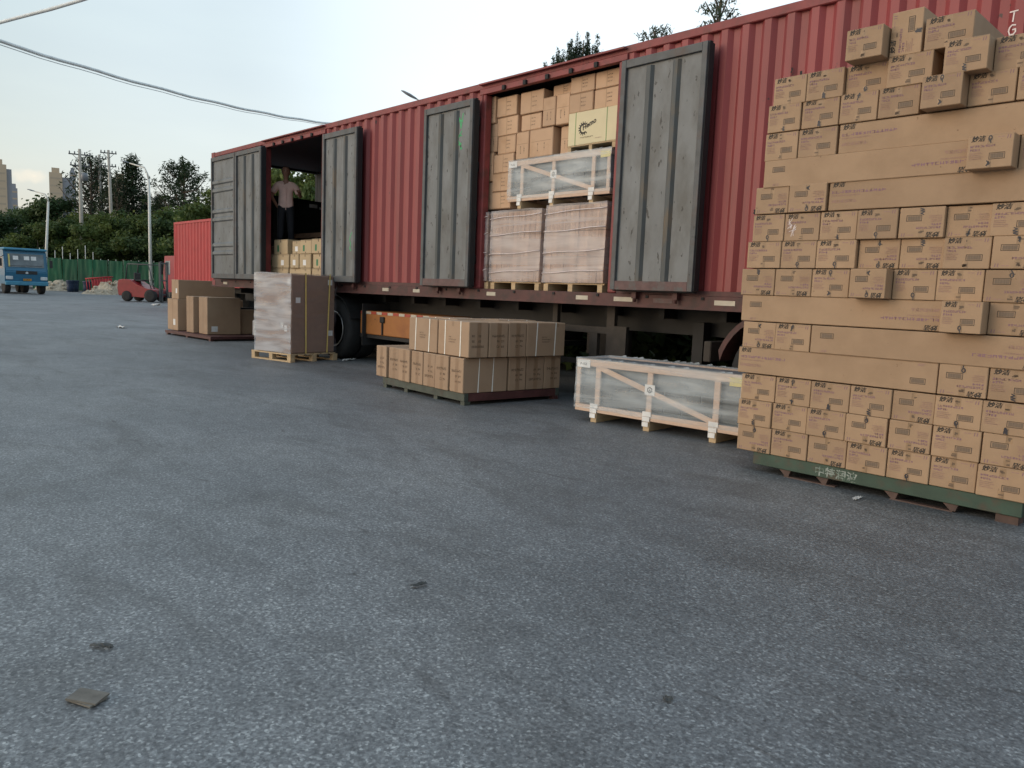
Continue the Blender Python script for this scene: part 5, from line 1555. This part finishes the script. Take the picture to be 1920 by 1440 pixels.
for z in (.12, H_):
    for (a, c) in (((-W_ / 2, -D_ / 2), (W_ / 2, -D_ / 2)), ((W_ / 2, -D_ / 2), (W_ / 2, D_ / 2)), ((W_ / 2, D_ / 2), (-W_ / 2, D_ / 2)), ((-W_ / 2, D_ / 2), (-W_ / 2, -D_ / 2))):
        b.tube([T @ Vector((a[0], a[1], z)), T @ Vector((c[0], c[1], z))], .05, 0, 6)
b.build('cage_frame', 'bright_red', cg, False)
for k in range(9):
    x = -W_ / 2 + W_ * k / 8
    MB().tube([T @ Vector((x, -D_ / 2, .12)), T @ Vector((x * .94, -D_ / 2, H_))], .034, 0, 6).build('bar', 'bright_red', cg, False)
MB().box(-W_ / 2, W_ / 2, -D_ / 2, D_ / 2, .04, .10, M=T).build('floor_plate', 'maroon', cg, False)
MB().box(-W_ / 2 + .1, W_ / 2 - .1, D_ / 2 - .05, D_ / 2 - .03, .2, H_ - .1, M=T).build('back_panel', 'cab_red', cg, False)

# green mesh hoarding
fa, fb = spot(60, 68), spot(345, 68)
fn = thing('hoarding', 'green mesh hoarding along the far side of the yard', 'fence', fa)
dv = (fb - fa); ln_ = dv.length; ang = math.atan2(dv.y, dv.x)
fn.rotation_euler = (0, 0, ang); WM[fn.name] = Matrix.Translation(fa) @ Matrix.Rotation(ang, 4, 'Z')
MT['mesh_green'] = mat('mesh_green', (0.010, 0.100, 0.046), 0.75, var=0.3, scale=.8, stretch=(2, 1, .3), dirt=(0.010, 0.050, 0.028), dscale=.5, dlim=(.42, .68))
npan = 10
for i in range(npan):
    a, c = ln_ * i / npan + .03, ln_ * (i + 1) / npan - .03
    b = MB(); n = 14
    V = [[b.bm.verts.new((a + (c - a) * u / n, .10 * mnoise.noise(Vector((u * .35 + i * 9, v * .3, 0))), .08 + (2.72 + .04 * math.sin(i * 2.3) + .05 * mnoise.noise(Vector((u * .5, i, 2)))) * v / 6)) for u in range(n + 1)] for v in range(7)]
    for v in range(6):
        for u in range(n):
            b.bm.faces.new((V[v][u], V[v][u + 1], V[v + 1][u + 1], V[v + 1][u])).smooth = True
    b.build('mesh_panel', 'mesh_green', fn, False)
for i in range(npan * 2 + 1):
    x = ln_ * i / (npan * 2)
    MB().tube([(x, .12, 0), (x, .12, (3.3 + .9 * ((i * 7) % 5) / 5) if i < 9 else 2.9)], .03, 0, 6).build('post', 'pole', fn, False)

# ------------------------------------------------------------------ lamps, poles, wires
def lamp(base, h_, head, name_lb, lean=(0, 0), r0=.11):
    """pole from base to h_, a curved arm to the lamp head point (relative to base)"""
    o = thing('street_lamp', name_lb, 'street lamp', base, 0)
    top = Vector((lean[0], lean[1], h_))
    hd = Vector(head)
    MB().tube([(0, 0, 0), top * .5, top], [r0, r0 * .82, r0 * .62], 0, 10).box(-.18, .18, -.18, .18, 0, .03).build('pole', 'pole', o, False)
    mid_ = Vector((top.x + (hd.x - top.x) * .22, top.y + (hd.y - top.y) * .22, top.z + (hd.z - top.z) * .75))
    MB().tube([top, top + Vector((0, 0, .12)) + (mid_ - top) * .35, mid_, hd], [r0 * .58, r0 * .5, r0 * .42, r0 * .36], 0, 8).build('arm', 'pole', o, False)
    d = (hd - mid_).normalized(); s = Vector((-d.y, d.x, 0)).normalized(); u = s.cross(d)
    b = MB(); LH, WH = .72, .17
    rings = []
    for t, wq, hq in ((0, .3, .4), (.15, .6, .7), (.5, 1, 1), (.85, .8, .8), (1, .35, .4)):
        c = hd + d * LH * t
        rings.append([b.bm.verts.new(c + s * WH * wq * math.cos(a) + u * (.07 if math.sin(a) > 0 else .035) * hq * math.sin(a) * (1 if u.z > 0 else -1)) for a in [2 * PI * k / 12 for k in range(12)]])
    for A, B in zip(rings, rings[1:]):
        for k in range(12):
            b.bm.faces.new((A[k], A[(k + 1) % 12], B[(k + 1) % 12], B[k])).smooth = True
    b.bm.faces.new(rings[0][::-1]); b.bm.faces.new(rings[-1])
    ho = b.build('lamp_head', 'lamp_grey', o, False)
    b = MB(); ctr = hd + d * LH * .5 - Vector((0, 0, .047))
    pts = [ctr + s * WH * .7 * math.cos(a) + d * .26 * math.sin(a) for a in [2 * PI * k / 14 for k in range(14)]]
    b.poly(pts); b.build('lens', 'lens', ho, False)
    return o
def rel(base, px, py, d):
    return at_depth(px, py, d) - base
B1 = spot(83, 66); t1 = rel(B1, 90.5, 378, 66)
lamp(B1, t1.z, rel(B1, 66, 359, 66), 'leaning street lamp behind the blue lorry', (t1.x, t1.y), .13)
B2 = spot(283, 60); t2 = rel(B2, 279, 336, 60)
lamp(B2, t2.z, rel(B2, 243, 306, 60), 'white street lamp rising behind the forklift', (t2.x, t2.y), .14)
B3 = spot(793, 29); t3 = rel(B3, 793, 205, 29)
lamp(B3, t3.z, rel(B3, 783, 187, 29), 'street lamp whose head peeps over the long trailer roof', (t3.x, t3.y), .10)
def upole(px, ytop, d, lb, arms, lean=0.0):
    q = spot(px, d); h_ = height_at(px, ytop, d)
    o = thing('utility_pole', lb, 'pole', q, math.atan2(-q.y, -q.x) + R_(90))
    MB().tube([(lean, 0, 0), (lean * .5, 0, h_ * .5), (0, 0, h_)], [.19, .17, .12], 0, 10).build('pole', 'concrete', o, False)
    for z, w_ in arms:
        MB().box(-w_, w_, -.05, .05, h_ - z - .05, h_ - z + .05).build('crossarm', 'dark_metal', o, False)
        for x in (-w_ + .08, -w_ * .45, w_ * .45, w_ - .08):
            MB().lathe([(.03, 0), (.07, .04), (.04, .10), (.07, .14), (.03, .22)], (x, 0, h_ - z + .05), 0, 10, 'z').build('insulator', 'lamp_grey', o, False)
        MB().tube([(-w_ * .7, -.03, h_ - z), (0, -.1, h_ - z - .6)], .025, 0, 6).tube([(w_ * .7, -.03, h_ - z), (0, -.1, h_ - z - .6)], .025, 0, 6).build('stay', 'dark_metal', o, False)
    return o, h_
U1, h1 = upole(155, 286, 72, 'utility pole with drooping crossarms left of the others', ((.5, .9), (1.5, .8)))
U2, h2 = upole(208, 288, 80, 'tall utility pole at the right of the group of three', ((.3, .75), (1.6, .7)), .3)
U3, h3 = upole(191, 296, 84, 'utility pole between the other two, partly hidden by a pine', ((.4, .7),))
MB_ = MB(); 
MB_.lathe([(.02, 0), (.28, .05), (.3, .5), (.25, .75), (.02, .8)], (.35, -.2, h1 - 2.9), 0, 14, 'z'); MB_.build('transformer', 'lamp_grey', U1, False)
# overhead cable bundles: strands hung side by side
def wire(a, b_, sag, strands, r_, sp, name, lb):
    m_ = MB(); n = 28
    side = (b_ - a).cross(Vector((0, 0, 1))).normalized()
    for k in range(strands):
        off = Vector((0, 0, 1)) * sp * (k - (strands - 1) / 2) + side * sp * .35 * ((k * 5) % 3 - 1)
        pts = []
        for i in range(n + 1):
            t = i / n
            p_ = a.lerp(b_, t) + off * (1 - .55 * t) + Vector((0, 0, -4 * sag * t * (1 - t)))
            p_.z += .012 * math.sin(t * 40 + k)
            pts.append(p_)
        m_.tube(pts, r_, 0, 5)
    o = m_.build(name, 'cable')
    return tag(o, lb, 'cable')
jn = at_depth(-60, 58, 15)
pq = Vector((jn.x, jn.y, 0))
o = thing('utility_pole', 'concrete pole just outside the view where the pale overhead cables meet', 'pole', pq)
MB().tube([(0, 0, 0), (0, 0, jn.z * .5), (0, 0, jn.z + .4)], [.17, .14, .10], 0, 12).build('pole', 'concrete', o, False)
far = at_depth(632, 233, 30); far2 = far + (far - jn).normalized() * 2.0
o = thing('utility_pole', 'concrete pole hidden behind the long trailer that carries the pale cable', 'pole', (far2.x, far2.y, 0))
MB().tube([(0, 0, 0), (0, 0, far2.z * .5), (0, 0, far2.z + .05)], [.17, .14, .10], 0, 12).build('pole', 'concrete', o, False)
wire(far, far2, .0, 1, .030, .0, 'overhead_cable', 'last stretch of the pale cable behind the trailer roof')
wire(jn, at_depth(632, 233, 30), .25, 1, .040, .0, 'overhead_cable', 'thick pale overhead cable sloping down to the trailer roof')
wire(jn + Vector((0, 0, -.075)), at_depth(632, 236, 30), .27, 1, .010, .0, 'overhead_cable', 'thin dark wire hanging just under the thick pale cable')
wire(jn + Vector((0, 0, -.02)), jn + (at_depth(330, -65, 13) - jn) * 4, .12, 1, .036, .0, 'overhead_cable', 'short pale overhead cable rising out of view at the upper left')

# ------------------------------------------------------------------ towers far off
def tower(px0, px1, ytop, d, face, side_px, lb, spire=0, dark=False):
    q = spot((px0 + px1) / 2, d); W = (px1 - px0) * d / CF; H = height_at((px0 + px1) / 2, ytop, d)
    o = thing('tower_block', lb, 'tower', q, math.atan2(-q.y, -q.x) + R_(90))
    b = MB(); wd = 18.0
    b.box(-W / 2, W / 2, 0, wd, 0, H)
    b.box(-W * .3, W * .3, 2, wd - 2, H, H + 4)
    bo = b.build('walls', 'tower_dark' if dark else 'tower', o, False)
    if side_px:
        sw = side_px * d / CF
        MB().box(W / 2 + .01, W / 2 + sw, 3, wd, 0, H - 3).build('shaded_side', 'tower_dark', o, False)  # side face turned from the light, its shade put into the colour
    k = 0
    nf = int(H / 6)
    m_ = MB()
    for f_ in range(nf):
        m_.box(-W * .42, W * .42, -.06, -.01, f_ * 6 + 2.2, f_ * 6 + 3.6)
    m_.build('window_bands', 'tower_win', bo, False)
    if spire:
        MB().box(-.8, .8, wd / 2 - .8, wd / 2 + .8, H + 4, H + 4 + spire).build('spire', 'tower', o, False)
    return o
MT['tower_win'] = mat('tower_windows', (0.42, 0.33, 0.24), 0.5, var=0.1, scale=.05)
tower(-14, 16, 312, 620, 0, 8, 'tall beige tower block with a spire at the left of the skyline', 8)
tower(26, 37, 356, 700, 0, 0, 'small grey tower block beside the beige one with a spire', 0, True)
tower(99, 120, 328, 640, 0, 16, 'beige tower block with shade-grey sides behind the leftmost pole')
tower(136, 146, 327, 760, 0, 0, 'narrow grey tower block hidden by the leftmost pole', 0, True)
tower(216, 240, 338, 700, 0, 0, 'beige tower block glimpsed between the pines')

# ------------------------------------------------------------------ trees
def leaves_mesh(name, centres, radii, n, size, seed, matn, up=0.0, aspect=1.0):
    """n small leaf faces scattered through blobs, denser towards their outsides"""
    r = np.random.RandomState(seed)
    vol = np.array([a * b_ * c for a, b_, c in radii]) ** .8
    idx = r.choice(len(centres), n, p=vol / vol.sum())
    d = r.normal(size=(n, 3)); d /= np.linalg.norm(d, axis=1)[:, None]
    rad = r.uniform(.35, 1.0, n) ** .6
    P = np.array(centres)[idx] + d * np.array(radii)[idx] * rad[:, None] * (1 + .22 * r.normal(size=(n, 1)))
    nrm = d + r.normal(size=(n, 3)) * .7; nrm[:, 2] += up
    nrm /= np.linalg.norm(nrm, axis=1)[:, None]
    t = np.cross(nrm, r.normal(size=(n, 3))); t /= np.linalg.norm(t, axis=1)[:, None]
    b_ = np.cross(nrm, t)
    s = size * r.uniform(.5, 1.4, n)[:, None]
    V = np.stack([P - t * s * .5, P - b_ * s * .35 * aspect + t * s * .05, P + t * s * .6, P + b_ * s * .35 * aspect], 1).reshape(-1, 3)
    F = np.arange(n * 4).reshape(-1, 4)
    me = bpy.data.meshes.new(name)
    me.from_pydata(V.tolist(), [], F.tolist()); me.materials.append(MT[matn])
    return me
def broad(seed, matn='leaf', n=8500):
    """unit tree: 1 high, crown about .75 wide, from near the ground"""
    r = random.Random(seed); C, Rr = [], []
    for k in range(26):
        a, q = r.uniform(0, 2 * PI), r.uniform(0, 1) ** .6
        z = r.uniform(.18, .92)
        wid = .36 * math.sin(PI * min(.96, max(.12, (z - .02) / 1.02))) ** .6
        C.append((math.cos(a) * q * wid, math.sin(a) * q * wid, z)); s = r.uniform(.08, .15); Rr.append((s, s, s * .75))
    cr = leaves_mesh('crown', C, Rr, n, .034, seed, matn)
    b = MB()
    b.tube([(0, 0, 0), (.01, 0, .3), (-.01, .01, .62)], [.032, .024, .010], 0, 8)
    for k in range(6):
        a = k * 1.05; b.tube([(0, 0, .24 + .05 * k), (math.cos(a) * .14, math.sin(a) * .14, .45 + .06 * k)], [.013, .004], 0, 6)
    return cr, b.mesh('trunk', ['bark'])
def pine(seed, n=5200, dense=False, cone=False):
    r = random.Random(seed); C, Rr = [], []
    b = MB(); b.tube([(0, 0, 0), (.01, 0, .5), (0, .01, .97)], [.025, .016, .004], 0, 8)
    nb = 46 if not cone else 70
    for k in range(nb):
        z = .35 + .62 * (k / nb) if not cone else .10 + .88 * (k / nb)
        reach = (.27 * (1 - ((z - .35) / .68) ** 1.6) + .03) if not cone else .24 * (1 - z) ** .8 + .015
        a = k * 2.4 + r.uniform(-.4, .4); q = reach * r.uniform(.7, 1.1)
        tip = (math.cos(a) * q, math.sin(a) * q, z + (q * .45 if not cone else q * .2))
        b.tube([(0, 0, z - .03), (tip[0] * .6, tip[1] * .6, z - .01), tip], [.007, .005, .002], 0, 5)
        for t in (.45, .72, 1.0):
            C.append((tip[0] * t, tip[1] * t, z + (tip[2] - z) * t + .012)); s = .030 if not cone else .045; Rr.append((s, s, s * 1.5))
    cr = leaves_mesh('crown', C, Rr, n, .030, seed, 'needle', .2, .35)
    return cr, b.mesh('trunk', ['bark'])
def feathery(seed, n=2600):
    r = random.Random(seed); C, Rr = [], []
    b = MB(); b.tube([(0, 0, 0), (.01, 0, .55), (0, .01, .96)], [.02, .013, .004], 0, 8)
    for k in range(30):
        z = .62 + .36 * (k / 30); a = k * 2.4; q = .13 * (1 - (z - .62) / .45) * r.uniform(.6, 1.1) + .02
        tip = (math.cos(a) * q, math.sin(a) * q, z + .02)
        b.tube([(0, 0, z - .05), tip], [.004, .0015], 0, 5)
        for t in (.6, 1.0):
            C.append((tip[0] * t, tip[1] * t, z)); Rr.append((.026, .026, .018))
    cr = leaves_mesh('crown', C, Rr, n, .016, seed, 'feather', 0, .35)
    return cr, b.mesh('trunk', ['bark'])
def candle_pine(seed, n=14000):
    r = random.Random(seed); C, Rr = [], []
    b = MB(); b.tube([(0, 0, 0), (.005, 0, .55), (0, .004, .93)], [.018, .012, .003], 0, 8)
    for k in range(36):
        z = .74 + .15 * (k / 36); a = k * 2.4 + r.uniform(-.4, .4); q = .135 * (1 - ((z - .74) / .20) ** 2) * r.uniform(.5, 1.05)
        x, y_ = math.cos(a) * q, math.sin(a) * q
        top = z + r.uniform(.045, .065)
        b.tube([(0, 0, z - .06), (x * .8, y_ * .8, z - .015), (x, y_, z), (x * 1.03, y_ * 1.03, top)], [.004, .003, .0025, .001], 0, 5)
        for t in range(4):
            C.append((x * (1 + .01 * t), y_ * (1 + .01 * t), z + (top - z) * (t / 3.0))); w_ = .021 - .003 * t; Rr.append((w_, w_, .012))
        C.append((x * .6, y_ * .6, z - .02)); Rr.append((.035, .035, .016))
    cr = leaves_mesh('crown', C, Rr, n, .017, seed, 'needle', .8, .3)
    return cr, b.mesh('trunk', ['bark'])
SHRUB = leaves_mesh('crown', [(.25 * math.cos(k * 2.4) * (k / 24) ** .5, .25 * math.sin(k * 2.4) * (k / 24) ** .5, .06 + .75 * ((k * 7) % 24) / 24) for k in range(24)], [(.15, .15, .13)] * 24, 3600, .075, 77, 'leaf_dark')
PROT = {'k0': candle_pine(15), 'k1': candle_pine(16), 'b0': broad(1), 'b1': broad(2), 'b2': broad(3), 'd0': broad(4, 'leaf_dark'), 'p0': pine(5), 'p1': pine(6, 3000), 'c0': pine(7, 7000, cone=True), 'f0': feathery(8), 'f1': feathery(9)}
tr_r = random.Random(17)
def tree(kind, px, ytop, d, wide, name, lb, group=None):
    q = spot(px, d); h_ = height_at(px, ytop, d)
    o = thing(name, lb, 'tree', q, tr_r.uniform(0, 6.28), group)
    o.scale = (h_ * wide, h_ * wide, h_)
    cr, tk_ = PROT[kind]
    link('crown', cr, o, False); link('trunk', tk_, o, False)
    return o
GT = 'broadleaf trees behind the hoarding'
for i, (px, yt, d, wd, k, lb) in enumerate((
    (-34, 398, 78, 1.15, 'b1', 'broadleaf tree at the left edge behind the blue lorry'),
    (10, 404, 74, 1.2, 'd0', 'dark broadleaf tree below the beige tower with a spire'),
    (46, 392, 84, 1.1, 'd0', 'dark broadleaf tree between the two nearest towers'),
    (74, 412, 72, 1.2, 'b0', 'broadleaf tree just behind the leaning street lamp'),
    (112, 372, 82, 1.0, 'd0', 'tall dark broadleaf tree in front of the towers with shade-grey sides'),
    (128, 408, 73, 1.15, 'b2', 'broadleaf tree just left of the leftmost utility pole'),
    (166, 396, 78, 1.1, 'b1', 'broadleaf tree just right of the leftmost utility pole'),
    (176, 418, 71, 1.2, 'b0', 'low broadleaf tree above the red barred cage'),
    (218, 395, 75, 1.15, 'b2', 'yellowish broadleaf tree under the dense cone-shaped pine'),
    (250, 404, 71, 1.1, 'b0', 'broadleaf tree left of the white street lamp'),
    (296, 398, 74, 1.15, 'b1', 'broadleaf tree right of the white street lamp'),
    (318, 412, 69, 1.2, 'd0', 'low dark broadleaf tree left of the bright red container'),
    (346, 390, 72, 1.15, 'b0', 'broadleaf tree above the bright red container'),
    (388, 384, 66, 1.1, 'b2', 'broadleaf tree meeting the rear corner of the long trailer'),
    (432, 350, 62, 1.0, 'b1', 'broadleaf tree hidden behind the folded rear door'),
    (500, 318, 56, .95, 'b0', 'tall broadleaf tree seen through the trailer behind the man'),
    (548, 312, 58, .95, 'b2', 'tall broadleaf tree seen through the trailer right of the man'),
    (598, 306, 56, .95, 'b1', 'tall broadleaf tree seen through the trailer beside the grey door'))):
    tree(k, px, yt, d, wd, 'broadleaf_tree', lb, GT)
tree('c0', 250, 303, 84, 1.0, 'pine_tree', 'dense dark cone-shaped pine left of the white street lamp')
tree('c0', 276, 368, 86, 1.0, 'pine_tree', 'small dark pine right behind the white street lamp')
tree('c0', 298, 372, 88, .9, 'pine_tree', 'lowest dark pine tip right of the white street lamp')
tree('p0', 345, 312, 80, 1.15, 'pine_tree', 'open airy pine standing above the bright red container')
tree('p1', 176, 300, 84, .9, 'pine_tree', 'thin ragged pine tangled among the utility poles')
tree('p1', 196, 322, 88, 1.0, 'pine_tree', 'ragged pine behind the right pole of the three')
tree('p1', 222, 338, 82, .8, 'pine_tree', 'brownish thin pine left of the dense cone-shaped one')
tree('p1', 310, 372, 80, .7, 'pine_tree', 'small pine between the lamp and the airy pine')
tree('k0', 1072, 56, 26, .60, 'pine_tree', 'pine with upright shoots rising over the trailer roof')
tree('k1', 1030, 84, 27, .55, 'pine_tree', 'shorter pine beside the one over the trailer roof')
tree('f0', 1312, -4, 24, .8, 'feathery_tree', 'pale feathery treetop above the trailer roof')
tree('f1', 1202, 58, 25, .8, 'feathery_tree', 'small feathery treetop left of the taller feathery one')

# shrubs added behind the long trailer to darken the space under it
for i in range(11):
    o = thing('shrub', f'added dark shrub behind the long trailer, {ORD[i]} from its front end, darkening the gap below', 'shrub', (1.5 - i * 1.75, 10.75 + .25 * (i % 3), -.06), tr_r.uniform(0, 6.28), 'added shrubs darkening the space under the long trailer')
    o.scale = (3.4, 3.4, 2.3 + .3 * (i % 2))
    link('crown', SHRUB, o, False)
